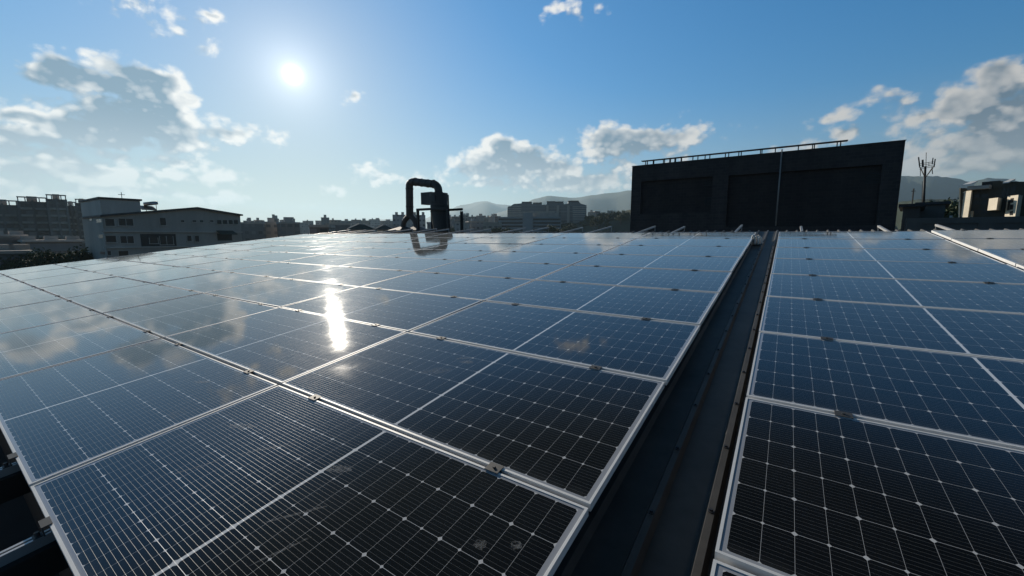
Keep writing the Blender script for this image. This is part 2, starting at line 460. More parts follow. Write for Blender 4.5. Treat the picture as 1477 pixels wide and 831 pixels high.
M['steel_dark'] = pmat('dark_steel', (.035, .033, .031), .6, .2)
M['concrete'] = pmat('concrete', (.60, .54, .48), .85, nscale=.35, namt=.25, streak=True)
M['concrete_dark'] = pmat('stained_concrete', (.46, .41, .36), .85, nscale=.35, namt=.3, streak=True)
M['parapet'] = pmat('parapet_render', (.13, .12, .11), .8, nscale=.7, namt=.3, streak=True)
M['window'] = pmat('window_glass', (.02, .022, .024), .3)
M['white'] = pmat('white_paint', (.78, .77, .74), .6, nscale=1, namt=.1)
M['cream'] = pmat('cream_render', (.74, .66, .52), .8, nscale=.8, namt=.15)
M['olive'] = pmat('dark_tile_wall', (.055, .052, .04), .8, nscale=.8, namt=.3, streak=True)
M['roof_green'] = pmat('green_roof', (.05, .07, .06), .7, nscale=1, namt=.3)
M['roof_dark'] = pmat('dark_roof', (.045, .045, .05), .7, nscale=1, namt=.3)
M['tank'] = pmat('tank_steel', (.4, .4, .4), .35, .6)
M['bark'] = pmat('bark', (.08, .06, .045), .9)


def tile(m, sx, sz):
    n = NT(m.node_tree); b = m.node_tree.nodes['Principled BSDF']
    src = b.inputs['Base Color'].links[0].from_socket
    tc = n.new('ShaderNodeTexCoord'); x, y, z = n.sep(tc.outputs['Object'])
    br = n.new('ShaderNodeTexBrick'); n.link(n.comb(x, z, 0.0), br.inputs['Vector'])
    br.inputs['Scale'].default_value = 1; br.inputs['Brick Width'].default_value = sx; br.inputs['Row Height'].default_value = sz
    br.inputs['Mortar Size'].default_value = .012; br.inputs['Color1'].default_value = (.85, .85, .87, 1); br.inputs['Color2'].default_value = (1.15, 1.1, 1.08, 1)
    br.inputs['Mortar'].default_value = (1.3, 1.33, 1.36, 1)
    n.link(n.v('MULTIPLY', src, br.outputs['Color']), b.inputs['Base Color'])


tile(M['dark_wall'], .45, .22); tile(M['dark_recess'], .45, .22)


def leaf_mat():
    m = bpy.data.materials.new('leaves'); m.use_nodes = True
    n = NT(m.node_tree); b = m.node_tree.nodes['Principled BSDF']
    tc = n.new('ShaderNodeTexCoord'); oi = n.new('ShaderNodeObjectInfo')
    f = n.noise(tc.outputs['Object'], .8, 4, .7)
    f = n.m('ADD', n.m('MULTIPLY', f, .7), n.m('MULTIPLY', oi.outputs['Random'], .4))
    n.link(n.mix(f, (.020, .036, .014), (.075, .105, .035)), b.inputs['Base Color'])
    b.inputs['Roughness'].default_value = .7
    return m


M['leaf'] = leaf_mat()
FAC = [facade_mat('facade_grey', (.30, .30, .30)), facade_mat('facade_beige', (.36, .32, .27), wx=3.1),
       facade_mat('facade_pale', (.46, .46, .45), wx=2.2, wz=3.0), facade_mat('facade_brown', (.24, .20, .18), wx=2.9, fx=(.15, .85))]
M['tower'] = facade_mat('facade_tower', (.20, .19, .18), wx=3.4, wz=3.1, fx=(.18, .82), fz=(.22, .80))
M['ribbon'] = facade_mat('facade_ribbon', (.32, .33, .34), wx=60, wz=3.3, fx=(.0, 1.0), fz=(.35, .75))

# ------------------------------------------------------------------ ground and hills
def ground():
    m = bpy.data.materials.new('city_ground'); m.use_nodes = True
    n = NT(m.node_tree); b = m.node_tree.nodes['Principled BSDF']
    tc = n.new('ShaderNodeTexCoord')
    f = n.noise(tc.outputs['Object'], .02, 8, .7); g = n.noise(tc.outputs['Object'], .15, 5, .6)
    c = n.mix(n.smooth(f, .42, .58), (.055, .06, .05), (.03, .042, .02))
    c = n.mix(n.smooth(g, .55, .7), c, (.09, .09, .085))
    n.link(c, b.inputs['Base Color']); b.inputs['Roughness'].default_value = .9
    mb = MB(); s = 14000
    mb.add([(-s, -s, 0), (s, -s, 0), (s, s, 0), (-s, s, 0)], [(0, 1, 2, 3)])
    tag(mb.build('ground', m), kind='structure')


ground()


def ridge(name, prof, Rm, mat, seed, depth=.30):
    """a range of hills: crest heights measured in the photograph, carried over real distance"""
    rnd = random.Random(seed)
    pts = []
    for i in range(len(prof) - 1):
        (x0, y0), (x1, y1) = prof[i], prof[i + 1]
        k = max(2, int(abs(x1 - x0) / 6))
        for j in range(k):
            t = j / k; ts = t * t * (3 - 2 * t)
            pts.append((x0 + (x1 - x0) * t, y0 + (y1 - y0) * ts))
    pts.append(prof[-1])
    rows = [(-depth, 0.0), (-depth * .7, .22), (-depth * .45, .5), (-depth * .2, .8), (0, 1.0), (depth * .3, .7), (depth * .8, 0)]
    vs = []; ncol = len(pts); jit = [rnd.uniform(-1, 1) for _ in range(ncol)]
    for ri, (dr, hf) in enumerate(rows):
        for i, (x, y) in enumerate(pts):
            d = pix_ray(x, y); hl = math.hypot(d.x, d.y)
            h = max(EYE.z + Rm * d.z / hl, 5)
            spur = math.sin(i * .55 + ri * .4) * .12 + math.sin(i * .21 + 1.3) * .10
            hh = h * max(0, hf + (spur * hf * (1 - hf) * 3 if 0 < hf < 1 else 0))
            if hf == 1.0: hh = h * (1 + jit[i] * .008)
            rr = Rm * (1 + dr)
            vs.append((d.x / hl * rr, d.y / hl * rr, hh if hf else -2))
    fs = [(r * ncol + i, r * ncol + i + 1, (r + 1) * ncol + i + 1, (r + 1) * ncol + i) for r in range(len(rows) - 1) for i in range(ncol - 1)]
    tag(MB().add(vs, fs).build(name, mat, smooth=True), kind='structure')


M['hill'] = pmat('forested_hill', (.040, .055, .030), .9, nscale=.02, namt=.35)
ridge('hills', [(330, 330), (430, 325), (470, 322), (540, 317), (560, 316), (600, 319), (640, 306), (665, 296), (698, 290), (722, 295), (745, 297), (790, 302), (860, 320)], 6500, M['hill'], 1)
ridge('hills', [(690, 322), (722, 306), (745, 298), (775, 286), (790, 283), (832, 285), (852, 282), (880, 278), (911, 275), (990, 268), (1080, 262), (1180, 256), (1260, 254), (1310, 254),
                (1345, 254), (1372, 256), (1400, 262), (1425, 257), (1442, 257), (1477, 262), (1560, 268), (1700, 262), (1900, 285)], 4600, M['hill'], 2)
ridge('hills', [(1180, 312), (1260, 300), (1310, 290), (1330, 287), (1360, 288), (1400, 292), (1477, 296), (1600, 300), (1800, 312)], 700, M['hill'], 3)
ridge('hills', [(800, 334), (835, 320), (865, 312), (890, 308), (912, 302), (960, 296), (1040, 302), (1120, 316), (1180, 330)], 420, M['hill'], 4)

# ------------------------------------------------------------------ the factory roof under the panels
TILT = R(6.83)
H, U0, V0, GUT = 1.175, .541, -.188, .427
ORG = EYE + Vector((-U0, -V0 * math.cos(TILT), -H - V0 * math.sin(TILT)))
ROT = Matrix.Rotation(TILT, 4, 'X')
PLANE = Matrix.Translation(ORG) @ ROT


def on_roof(u, v, nrm=0.0):
    return PLANE @ Vector((u, v, nrm))


DEPTH = -.145      # roof pan below the panel tops
roof = tag(empty('factory_building', ORG, (TILT, 0, 0)), 'factory with dark blue ribbed steel roof carrying the solar panels', 'building')
RU0, RU1, RV0, RV1 = -19.6, 9.0, -3.0, 12.1
pitch_r = .2
ribs = []
u = .178 - pitch_r * 99
while u < RU1 - .1:
    if u > RU0 + .1: ribs.append(u)
    u += pitch_r
prof = [(RU0, DEPTH)]
for r_ in ribs:
    prof += [(r_ - .030, DEPTH), (r_ - .016, DEPTH + .036), (r_ + .010, DEPTH + .036), (r_ + .024, DEPTH)]
prof.append((RU1, DEPTH))
mb = MB(); k = len(prof)
mb.add([(p[0], .03, p[1]) for p in prof] + [(p[0], 9.3, p[1]) for p in prof], [(i, i + 1, k + i + 1, k + i) for i in range(k - 1)])
pr2 = [p for p in prof if p[0] > -.75]; k2 = len(pr2)
mb.add([(p[0], RV0, p[1]) for p in pr2] + [(p[0], .03, p[1]) for p in pr2], [(i, i + 1, k2 + i + 1, k2 + i) for i in range(k2 - 1)])
# an upper course of sheets tucked under the first one
mb.add([(p[0], 9.3, p[1] - .03) for p in prof] + [(p[0], RV1, p[1] - .03) for p in prof], [(i, i + 1, k + i + 1, k + i) for i in range(k - 1)])
# end of the lower course, and the back slope beyond the ridge
bk = 2 * TILT
yb, zb = RV1 + 14 * math.cos(bk), DEPTH - .03 - 14 * math.sin(bk)
mb.add([(RU0, RV1, DEPTH - .03), (RU1, RV1, DEPTH - .03), (RU1, yb, zb), (RU0, yb, zb)], [(0, 1, 2, 3)])
mb.build('roof_sheet', M['roof'], roof)
mb = MB()
mb.box(RU0, RU1, 9.27, 9.315, DEPTH - .028, DEPTH - .004)
mb.build('sheet_edge', M['pipe_grey'], roof)
g2 = -math.tan(TILT)
wb = MB()
wb.add([(RU0, RV0, DEPTH - .05), (RU0, RV1, DEPTH - .08), (RU0, yb, zb - .05), (RU0, yb, -16), (RU0, RV0, -13)], [(0, 1, 2, 3, 4)])
wb.add([(RU1, RV0, DEPTH - .05), (RU1, RV1, DEPTH - .08), (RU1, yb, zb - .05), (RU1, yb, -16), (RU1, RV0, -13)], [(0, 1, 2, 3, 4)])
wb.add([(RU0, RV0, DEPTH - .05), (RU1, RV0, DEPTH - .05), (RU1, RV0, -13), (RU0, RV0, -13)], [(0, 1, 2, 3)])
wb.build('wall', M['concrete_dark'], roof)
tb = MB(); ux = pr2[0][0]  # added pit, put in so the space below the panels reads as black shade
tb.add([(RU0, RV0, -1.6), (ux, RV0, -1.6), (ux, .03, -1.6), (RU0, .03, -1.6), (RU0, .03, DEPTH - .004), (ux, .03, DEPTH - .004), (ux, RV0, DEPTH - .004)], [(0, 1, 2, 3), (3, 2, 5, 4), (1, 6, 5, 2)])
tb.build('added_shade_pit', M['shade_pit'], roof)
for r_ in (.178, .378):
    for i in range(19):
        v = .42 + i * .47 + (.12 if r_ > .3 else 0)
        if v > 9.2: break
        s = MB(); s.tube([(r_ - .003, v, DEPTH + .0355), (r_ - .003, v, DEPTH + .039)], .013, 10)
        s.tube([(r_ - .003, v, DEPTH + .039), (r_ - .003, v, DEPTH + .047)], .007, 6)
        s.build('screw', M['screw'], roof)

# ------------------------------------------------------------------ solar panels
def build_panel():
    root = empty('solar_module')
    t, lip, wall = .035, .0105, .0025
    f = MB()
    # four frame bars, butted at mitres: top lip, outer wall, bottom flange
    o = [(0, 0), (PL, 0), (PL, PW), (0, PW)]
    i_ = [(lip, lip), (PL - lip, lip), (PL - lip, PW - lip), (lip, PW - lip)]
    for k in range(4):
        a, b = o[k], o[(k + 1) % 4]; c, d = i_[(k + 1) % 4], i_[k]
        vs = [(*a, 0), (*b, 0), (*c, 0), (*d, 0), (*a, -t), (*b, -t), (*c, -t), (*d, -t)]
        f.add(vs, [(0, 1, 2, 3), (0, 4, 5, 1), (3, 2, 6, 7), (4, 7, 6, 5)])
    f.build('frame', M['alu'], root)
    g = MB(); e = lip - .001
    g.add([(e, e, -.0025), (PL - e, e, -.0025), (PL - e, PW - e, -.0025), (e, PW - e, -.0025)], [(0, 1, 2, 3)])
    g.cur = 1
    g.add([(e, e, -.008), (PL - e, e, -.008), (PL - e, PW - e, -.008), (e, PW - e, -.008)], [(3, 2, 1, 0)])
    g.build('glass', [M['glass'], M['back']], root)
    return root


def clamp_mesh():
    c = MB()
    c.box(-.035, .035, -.026, .026 , .0012, .0046)
    c.box(-.030, .030, -.0085, .0085, -.05, .0012)
    c.tube([(0, 0, .0046), (0, 0, .0105)], .0075, 6)
    return c


CL_U = (PL / 2 - .72, PL / 2 + .69)
base = build_panel()
for cu in CL_U:
    c = clamp_mesh().build('clamp', M['clamp'], base); c.location = (cu, PW + GAPV / 2, 0)
kids_all = list(base.children)
ORD = ['first', 'second', 'third', 'fourth', 'fifth', 'sixth', 'seventh', 'eighth', 'ninth']


def smear_mat():
    m = bpy.data.materials.new('dried_smear'); m.use_nodes = True
    n = NT(m.node_tree); b = m.node_tree.nodes['Principled BSDF']
    b.inputs['Base Color'].default_value = (.66, .68, .69, 1); b.inputs['Roughness'].default_value = .8
    tc = n.new('ShaderNodeTexCoord')
    a = n.m('MULTIPLY', n.smooth(n.noise(tc.outputs['Object'], 60, 5, .7), .35, .65), .20)
    n.link(a, b.inputs['Alpha'])
    return m


M['smear'] = smear_mat()
rnd = random.Random(3)


def smear(parent, pts):
    """thin dried marks on the glass: x, y, length, width, angle"""
    for (x, y, l, w, a) in pts:
        mb = MB(); k = 18; vs = []
        for i in range(k):
            th = 2 * math.pi * i / k; rr = 1 + rnd.uniform(-.2, .2)
            px, py = l / 2 * math.cos(th) * rr, w / 2 * math.sin(th) * rr
            vs.append((x + px * math.cos(a) - py * math.sin(a), y + px * math.sin(a) + py * math.cos(a), -.0019))
        mb.add(vs, [tuple(range(k))]); mb.build('dried_mark', M['smear'], parent)


panels = {}
first = True
rows_n = 9
for side, ncol in (('left', 8), ('right', 2)):
    for c_ in range(ncol):
        for r_ in range(rows_n):
            p = base if first else copy_thing(base, kids_all)
            first = False
            if side == 'left':
                u = -PL - c_ * PU - (.012 * max(0, c_ - 1))
                lift = 0
            else:
                u = GUT + c_ * (PU + .045); lift = .012 * c_
            v = r_ * PV + GAPV / 2
            p.location = on_roof(u + rnd.uniform(-.003, .003), v + rnd.uniform(-.003, .003), lift + rnd.uniform(-.0015, .0015))
            # no two panels are seated exactly alike
            q = PLANE.to_quaternion().to_matrix() @ Matrix.Rotation(R(rnd.gauss(0, .12)), 3, 'X') @ Matrix.Rotation(R(rnd.gauss(0, .07)), 3, 'Y')
            p.rotation_euler = q.to_euler()
            where = f'{ORD[c_]} column {side} of the channel'
            row = f'{ORD[r_]} row'
            tag(p, f'solar panel in {row}, {where}', 'solar panel', 'solar panels laid in rows on the factory roof')
            panels[side, c_, r_] = p
            if r_ == 0:
                for cu in CL_U:
                    cm = MB(); cm.box(-.035, .035, -.022, .010, .0012, .0046); cm.box(-.035, .035, -.022, -.018, -.036, .0012)
                    cm.box(-.02, .02, -.05, -.018, -.040, -.036)
                    cm.tube([(0, -.036, -.036), (0, -.036, -.020)], .008, 6)
                    e_ = cm.build('clamp', M['clamp'], p); e_.location = (cu, 0, 0)
panels['left', 0, 1]['label'] = 'solar panel with pale finger smears and water spots, beside the roof channel'
panels['left', 1, 1]['label'] = 'solar panel with the lower half of the dazzling sun reflection on its glass'
panels['left', 1, 2]['label'] = 'solar panel with the upper end of the dazzling sun reflection on its glass'
panels['left', 0, 0]['label'] = 'near dark solar panel whose lower edge overhangs a black void'
panels['right', 0, 1]['label'] = 'almost black close solar panel right of the channel'
smear(panels['left', 0, 1], [(.80 + i * .028, .62 + i * .006, .20 - i * .012, .010, 1.05) for i in range(5)] +
      [(.46, .10, .045, .03, .3), (.53, .075, .06, .022, .1), (.58, .09, .04, .032, .2), (.40, .20, .03, .02, .2), (.95, .85, .12, .05, .3), (.9, .90, .16, .03, .6)])
smear(panels['left', 0, 0], [(2.02, .80, .045, .040, 0), (2.13, .86, .04, .035, 0), (2.17, .66, .04, .032, 0), (.7, .7, .30, .012, .9), (.74, .73, .24, .010, .8), (.35, .75, .18, .05, .4),
                             (.55, .45, .20, .012, 1.1), (1.3, .55, .22, .014, .9), (1.42, .42, .2, .012, 1.2), (1.2, .8, .14, .05, .4)])
smear(panels['left', 1, 0], [(1.4, .8, .2, .012, 1.0), (1.7, .9, .15, .04, .5)])

# ------------------------------------------------------------------ mounting rails
def rail_mesh(v0, v1):
    m = MB()
    m.box(-.02, .02, v0, v1, -.079, -.0745)
    m.box(-.02, -.0155, v0, v1, -.0745, -.038); m.box(.0155, .02, v0, v1, -.0745, -.038)
    m.box(-.0155, -.006, v0, v1, -.042, -.038); m.box(.006, .0155, v0, v1, -.042, -.038)
    return m


rail_us = [('left', -PL - c_ * PU - .012 * max(0, c_ - 1) + cu, c_) for c_ in range(8) for cu in CL_U] + [('right', GUT + c_ * (PU + .045) + cu, c_) for c_ in range(2) for cu in CL_U]
rmesh = None
for j, (side, uu, c_) in enumerate(rail_us):
    root = empty('mounting_rail', on_roof(uu, 0, 0), (TILT, 0, 0))
    v1 = (12.5 if side == 'left' else 12.0) + rnd.uniform(-.25, .25)
    rail_mesh(-1.15 + rnd.uniform(-.1, .1), v1).build('rail', M['rail'], root)
    for vv in [.35 + 1.6 * i for i in range(7)]:
        f = MB(); f.box(-.03, .03, vv - .02, vv + .02, DEPTH + .001, DEPTH + .008); f.box(.0215, .026, vv - .02, vv + .02, DEPTH + .008, -.05)
        f.build('rail_foot', M['rail'], root)
    f = MB(); f.box(-.008, .008, v1 - .02, v1 - .004, -.9, -.0795); f.build('end_post', M['rail'], root)
    bm_ = MB(); bm_.box(-.055, .055, -1.25, .02, -.20, -.0795); bm_.build('support_beam', M['steel_dark'], root)
    half = 'left' if uu < 0 and j % 2 == 0 else ('right' if uu < 0 else ('left' if j % 2 == 0 else 'right'))
    tag(root, f'mounting rail under {half} half of {ORD[c_]} panel column {side} of the channel', 'rail', 'rails under the solar panels')

# ------------------------------------------------------------------ white bundle left in the channel
wbun = tag(empty('cable_bundle', on_roof(.09, 9.45, DEPTH), (TILT, 0, 0)), 'small white looped bundle lying at the far end of the roof channel', 'bundle')
mb = MB()
for k in range(3):
    pth = []
    for i in range(15):
        th = math.pi * i / 14
        pth.append((-.07 + k * .055 + .035 * math.cos(th), -.14 + .03 * k, .01 + .19 * math.sin(th) * (1 - .12 * k)))
    mb.tube(pth, .016, 8)
mb.build('loop', M['white'], wbun, True)
mb = MB(); vs = []; nn_ = 9
for j in range(nn_):
    for i in range(nn_):
        a, b_ = i / (nn_ - 1), j / (nn_ - 1)
        hgt = .17 * math.sin(math.pi * a) ** .6 * math.sin(math.pi * b_) ** .6 + (rnd.uniform(-.02, .02) if 0 < i < nn_ - 1 and 0 < j < nn_ - 1 else 0)
        vs.append((-.09 + .18 * a, -.04 + .34 * b_, .002 + max(0, hgt)))
mb.add(vs, [(j * nn_ + i, j * nn_ + i + 1, (j + 1) * nn_ + i + 1, (j + 1) * nn_ + i) for j in range(nn_ - 1) for i in range(nn_ - 1)])
mb.build('sheet', M['concrete'], wbun)


# ------------------------------------------------------------------ facades measured against the photograph
class Facade:
    """a vertical plane at a known place: px -> metres on it"""
    def __init__(self, name, px, Rm=None, turn=0.0, X=None, Y=None, z=0.0):
        d = pix_ray(px, 340); hl = math.hypot(d.x, d.y)
        if X is not None: t = X / d.x
        elif Y is not None: t = Y / d.y
        else: t = Rm / hl
        self.p = Vector((d.x * t, d.y * t, z))
        if X is not None: ang = -math.pi / 2 * (1 if X > 0 else -1)
        elif Y is not None: ang = 0.0
        else: ang = -math.atan2(d.x, d.y) + turn
        self.ang = ang
        self.rx = Vector((math.cos(ang), math.sin(ang), 0)); self.ry = Vector((-math.sin(ang), math.cos(ang), 0))
        self.o = empty(name, self.p, (0, 0, ang)); self.z = z
    def uv(self, x, y, dep=0.0):
        d = pix_ray(x, y)
        q = self.p + self.ry * dep - Vector((EYE.x, EYE.y, 0))
        t = (q.x * self.ry.x + q.y * self.ry.y) / (d.x * self.ry.x + d.y * self.ry.y)
        P = EYE + d * t
        return (P - self.p).dot(self.rx), P.z - self.z
    def rect(self, mb, x0, y0, x1, y1, d0, d1):
        a = self.uv(x0, y0); b = self.uv(x1, y1)
        mb.box(a[0], b[0], d0, d1, a[1], b[1]); return mb
    def poly(self, mb, pts, d0, d1):
        mb.prism([self.uv(*p) for p in pts], 'y', d0, d1); return mb


# --- dark rooftop block on the right
fb = Facade('rooftop_block', 1110, Y=35.0, z=5.0)
xl, zt = fb.uv(912, 239); xr, zt2 = fb.uv(1306, 204)
zt = (zt + zt2) / 2
D = 8.0
FR = .28
def bx(x0, x1, y0, y1, z0, z1): return MB().box(x0, x1, y0, y1, z0, z1)
# frame around the recessed panels
ra = fb.uv(925, 262)[0]; rb = fb.uv(1028, 258)[0]; rc = fb.uv(1051, 255)[0]; rd = fb.uv(1273, 238)[0]
rz1 = fb.uv(925, 262)[1]; rz0 = fb.uv(925, 309)[1]
qz1 = fb.uv(1160, 245.5)[1]; qz0 = fb.uv(1160, 326)[1]
mb = MB()
mb.box(xl, xr, FR, D, 0, zt)
for a, b_ in ((xl, ra), (rb, rc), (rd, xr)): mb.box(a, b_, 0, FR - .002, 0, zt)
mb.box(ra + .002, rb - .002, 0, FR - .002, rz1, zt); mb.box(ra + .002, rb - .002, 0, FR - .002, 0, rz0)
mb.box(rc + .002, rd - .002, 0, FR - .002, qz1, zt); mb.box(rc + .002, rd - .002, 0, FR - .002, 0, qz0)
mb.build('wall', M['dark_wall'], fb.o)
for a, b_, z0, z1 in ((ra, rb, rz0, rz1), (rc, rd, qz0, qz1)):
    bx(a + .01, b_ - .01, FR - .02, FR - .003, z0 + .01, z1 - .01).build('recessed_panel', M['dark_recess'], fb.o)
for (x0, y0, x1, y1) in ((1016.6, 262, 1027, 268), (1016.6, 284.5, 1027, 296), (1250, 250, 1271, 265)):
    a = fb.uv(x0, y0, FR); b_ = fb.uv(x1, y1, FR)
    mb = MB(); k = max(3, int((a[1] - b_[1]) / .10))
    for i in range(k):
        z = b_[1] + (a[1] - b_[1]) * (i + .5) / k
        mb.prism([(FR - .055, z - .02), (FR - .025, z + .015), (FR - .025, z + .025), (FR - .055, z - .01)], 'x', a[0], b_[0])
    mb.build('louvre', M['louvre'], fb.o)
bx(xl - .04, xr + .04, -.05, D + .05, zt + .002, zt + .03).build('roof_coping', M['dark_wall'], fb.o)
px_ = fb.uv(1121, 300)[0]
MB().tube([(px_, -.09, fb.uv(1121, 326)[1]), (px_, -.09, zt + .18)], .045, 10).build('downpipe', M['pipe_grey'], fb.o, True)
tag(fb.o, 'long black rooftop block with recessed wall panels and one pale vertical pipe', 'building')

# tray on posts along its roof
fr = Facade('roof_tray', 1075, Y=36.6, z=5.0 + zt + .032)
p0 = fr.uv(926, 232.5); p1 = fr.uv(1223, 202.5)
zz = (p0[1] + p1[1]) / 2
bx(p0[0], p1[0], -.25, .25, zz - .04, zz).build('tray', M['steel'], fr.o)
for i, zx in enumerate((110, 125, 148, 158, 200, 212, 232, 242, 258, 268, 290, 298, 350, 380, 412, 440, 515, 535, 583, 598, 693, 702, 768, 884, 956, 964, 1080, 1095)):
    X = fr.uv(900 + zx * .2844, 215)[0]
    yy = -.19 if i % 2 else .19
    MB().beam((X, yy, 0), (X, yy, zz - .041), .065).build('post', M['steel_dark'], fr.o)
tag(fr.o, 'thin metal tray raised on short paired posts along the black block roof', 'tray')

# --- dust extractor with its duct
fd = Facade('dust_extractor', 615, Y=20.5, z=11.0)
def fdp(x, y, dep=0.0):
    a = fd.uv(x, y, dep); return (a[0], dep, a[1])
pr = abs(fd.uv(596, 300)[0] - fd.uv(585, 300)[0]) / 2 * .94 * .71     # the plane is seen aslant, the pipe is round
def arc(pts, n=7):
    out = []
    for i in range(n + 1):
        t = i / n; a, b_, c = (Vector(p) for p in pts)
        out.append(a * (1 - t) ** 2 + b_ * 2 * t * (1 - t) + c * t * t)
    return out
duct = MB()
path = [fdp(591, 312), fdp(590.6, 272)] + arc([fdp(590.3, 270), fdp(590.3, 262), fdp(598, 262.3)], 5)[1:] + [fdp(600, 262.6), fdp(624, 265.5)] + arc([fdp(624, 265.5), fdp(632, 266.5), fdp(632.5, 275)], 5)[1:] + [fdp(632.8, 281)]
duct.tube(path, pr, 14).build('duct', M['steel'], fd.o, False)
for (x, y, dx, dy) in ((590.6, 272, 0, 1), (591, 298, 0, 1), (599, 262.5, 1, .1), (625, 265.6, 1, .12)):
    p = Vector(fdp(x, y)); q = Vector(fdp(x + dx * .8, y + dy * .8))
    MB().tube([p, q], pr * 1.12, 14).build('duct_flange', M['steel_dark'], fd.o)
for s in (-1, 1):
    pth = [fdp(591, 309)] + arc([fdp(591, 311), fdp(591 + s * 9.5, 317), fdp(591 + s * 9.6, 328)], 5)
    MB().tube(pth, pr * .70, 12).build('branch_duct', M['steel'], fd.o, False)
    c = fdp(591 + s * 9.6, 327); a0 = fdp(591 + s * 9.6 - (13 if s < 0 else 8.5), 334); a1 = fdp(591 + s * 9.6 + (8.5 if s < 0 else 14), 334)
    w = .95; t = pr * .62
    mb = MB()
    mb.add([(c[0] - t, -t, c[2]), (c[0] + t, -t, c[2]), (c[0] + t, t, c[2]), (c[0] - t, t, c[2]),
            (a0[0], -w, a0[2]), (a1[0], -w, a0[2]), (a1[0], w, a0[2]), (a0[0], w, a0[2])],
           [(0, 1, 2, 3), (0, 4, 5, 1), (1, 5, 6, 2), (2, 6, 7, 3), (3, 7, 4, 0), (7, 6, 5, 4)])
    mb.build('hood', M['steel'], fd.o)
a0 = fdp(568, 332.5); a1 = fdp(620, 336)
bx(a0[0], a1[0], -1.0, 1.0, a1[2] - 3.0, a0[2] - .003).build('plinth', M['steel_dark'], fd.o)
cc_ = fdp(633.5, 290); 
def rr_(x0, x1): return abs(fd.uv(x1, 300)[0] - fd.uv(x0, 300)[0]) / 2 * .74
MB().tube([fdp(632.5, 278.6), fdp(632.7, 295)], rr_(619.5, 645.5), 22).build('cyclone_head', M['steel'], fd.o, False)
a0 = fdp(614.5, 278.8); a1 = fdp(630, 295)
bx(a0[0], a1[0], -.5, .15, a1[2], a0[2]).build('outlet_box', M['steel'], fd.o)
MB().tube([fdp(634, 295.2), fdp(634.2, 306)], [rr_(621, 647), rr_(621.5, 647.3)], 22).build('cyclone_barrel', M['steel'], fd.o, False)
for yy in (297.5, 301, 305):
    MB().tube([fdp(634.1, yy), fdp(634.1, yy + .9)], rr_(621, 647) * 1.035, 22).build('barrel_band', M['steel_dark'], fd.o)
MB().tube([fdp(634.2, 306.2), fdp(637.2, 335)], [rr_(622.5, 647.5), rr_(626.5, 648.2)], 22).build('cyclone_cone', M['steel'], fd.o, False)
for x in (613, 656):
    p = fdp(x, 304); q = fdp(x, 338)
    MB().beam((p[0], -.68, q[2] - 2), (p[0], -.68, p[2]), .15).build('leg', M['steel_dark'], fd.o)
    MB().beam((p[0], .68, q[2] - 2), (p[0], .68, p[2]), .15).build('leg', M['steel_dark'], fd.o)
for (x, y, dx, dy) in ((590.8, 285, 0, 1), (608, 263.6, 1, .1), (617, 264.7, 1, .12), (632.7, 277, 0, 1)):
    p = Vector(fdp(x, y)); q = Vector(fdp(x + dx * .5, y + dy * .5))
    MB().tube([p, q], pr * 1.09, 14).build('duct_flange', M['steel_dark'], fd.o)
a0 = fdp(628, 284); a1 = fdp(637, 291)
bx(a0[0], a1[0], -rr_(619.5, 645.5) - .03, -rr_(619.5, 645.5) * .8, a1[2], a0[2]).build('inspection_hatch', M['steel'], fd.o)
MB().tube([fdp(646.5, 281, -.1), fdp(647.5, 306, -.1), fdp(649, 334, -.1)], .04, 6).build('conduit', M['steel_dark'], fd.o)
p = fdp(611.9, 305); q = fdp(657.1, 305)
for yy in (-.68, .68): MB().beam((p[0], yy, p[2] + .078), (q[0], yy, p[2] + .078), .15).build('cross_beam', M['steel_dark'], fd.o)
tag(fd.o, 'grey steel dust extractor with hooped round duct, twin hoods and tapered cyclone', 'dust extractor')

# --- low parapet wall on the right
fp = Facade('parapet_wall', 1400, Y=34.0, z=6.0)
a0 = fp.uv(1308, 312.5); a1 = fp.uv(1700, 312.5)
zp = fp.uv(1390, 313.5)[1]
zs = fp.uv(1390, 322.5)[1]
mb = MB(); mb.box(a0[0], a0[0] + 36, 0, .25, 0, zp)
for i in range(12):
    x = a0[0] + .0 + i * 3.0; mb.box(x, x + .65, -.06, -.002, 0, zs)
mb.box(a0[0], a0[0] + 36, -.08, -.002, zs + .004, zp - .004)
mb.build('wall', M['parapet'], fp.o)
tag(fp.o, 'long low dark grey parapet wall with a deep top band, right of the black block', 'wall')

# --- antenna mast
fm = Facade('antenna_mast', 1331, Rm=62, z=9.0)
def fmp(x, y, dep=0.0):
    a = fm.uv(x, y); return (a[0], dep, a[1])
wpx = abs(fm.uv(1335, 300)[0] - fm.uv(1334, 300)[0])
MB().tube([fmp(1331, 316), fmp(1334.7, 240)], [2.2 * wpx, 1.8 * wpx], 12).build('pole', M['steel_dark'], fm.o, True)
MB().tube([fmp(1335.5, 243), fmp(1336, 220)], .55 * wpx, 6).build('whip_antenna', M['steel_dark'], fm.o)
mb = MB()
for (p, q) in (((1325.5, 243), (1347.5, 239)), ((1326, 237.5), (1347, 234.5)), ((1328, 243), (1334, 256)), ((1346, 241), (1335, 256))):
    for dep in (-.7, .7): mb.beam(fmp(*p, dep), fmp(*q, dep * (.2 if q[1] > 250 else 1)), .8 * wpx)
for x in (1326, 1347): mb.beam(fmp(x, 240.5, -.7), fmp(x, 240.5, .7), .8 * wpx)
mb.build('platform', M['steel_dark'], fm.o)
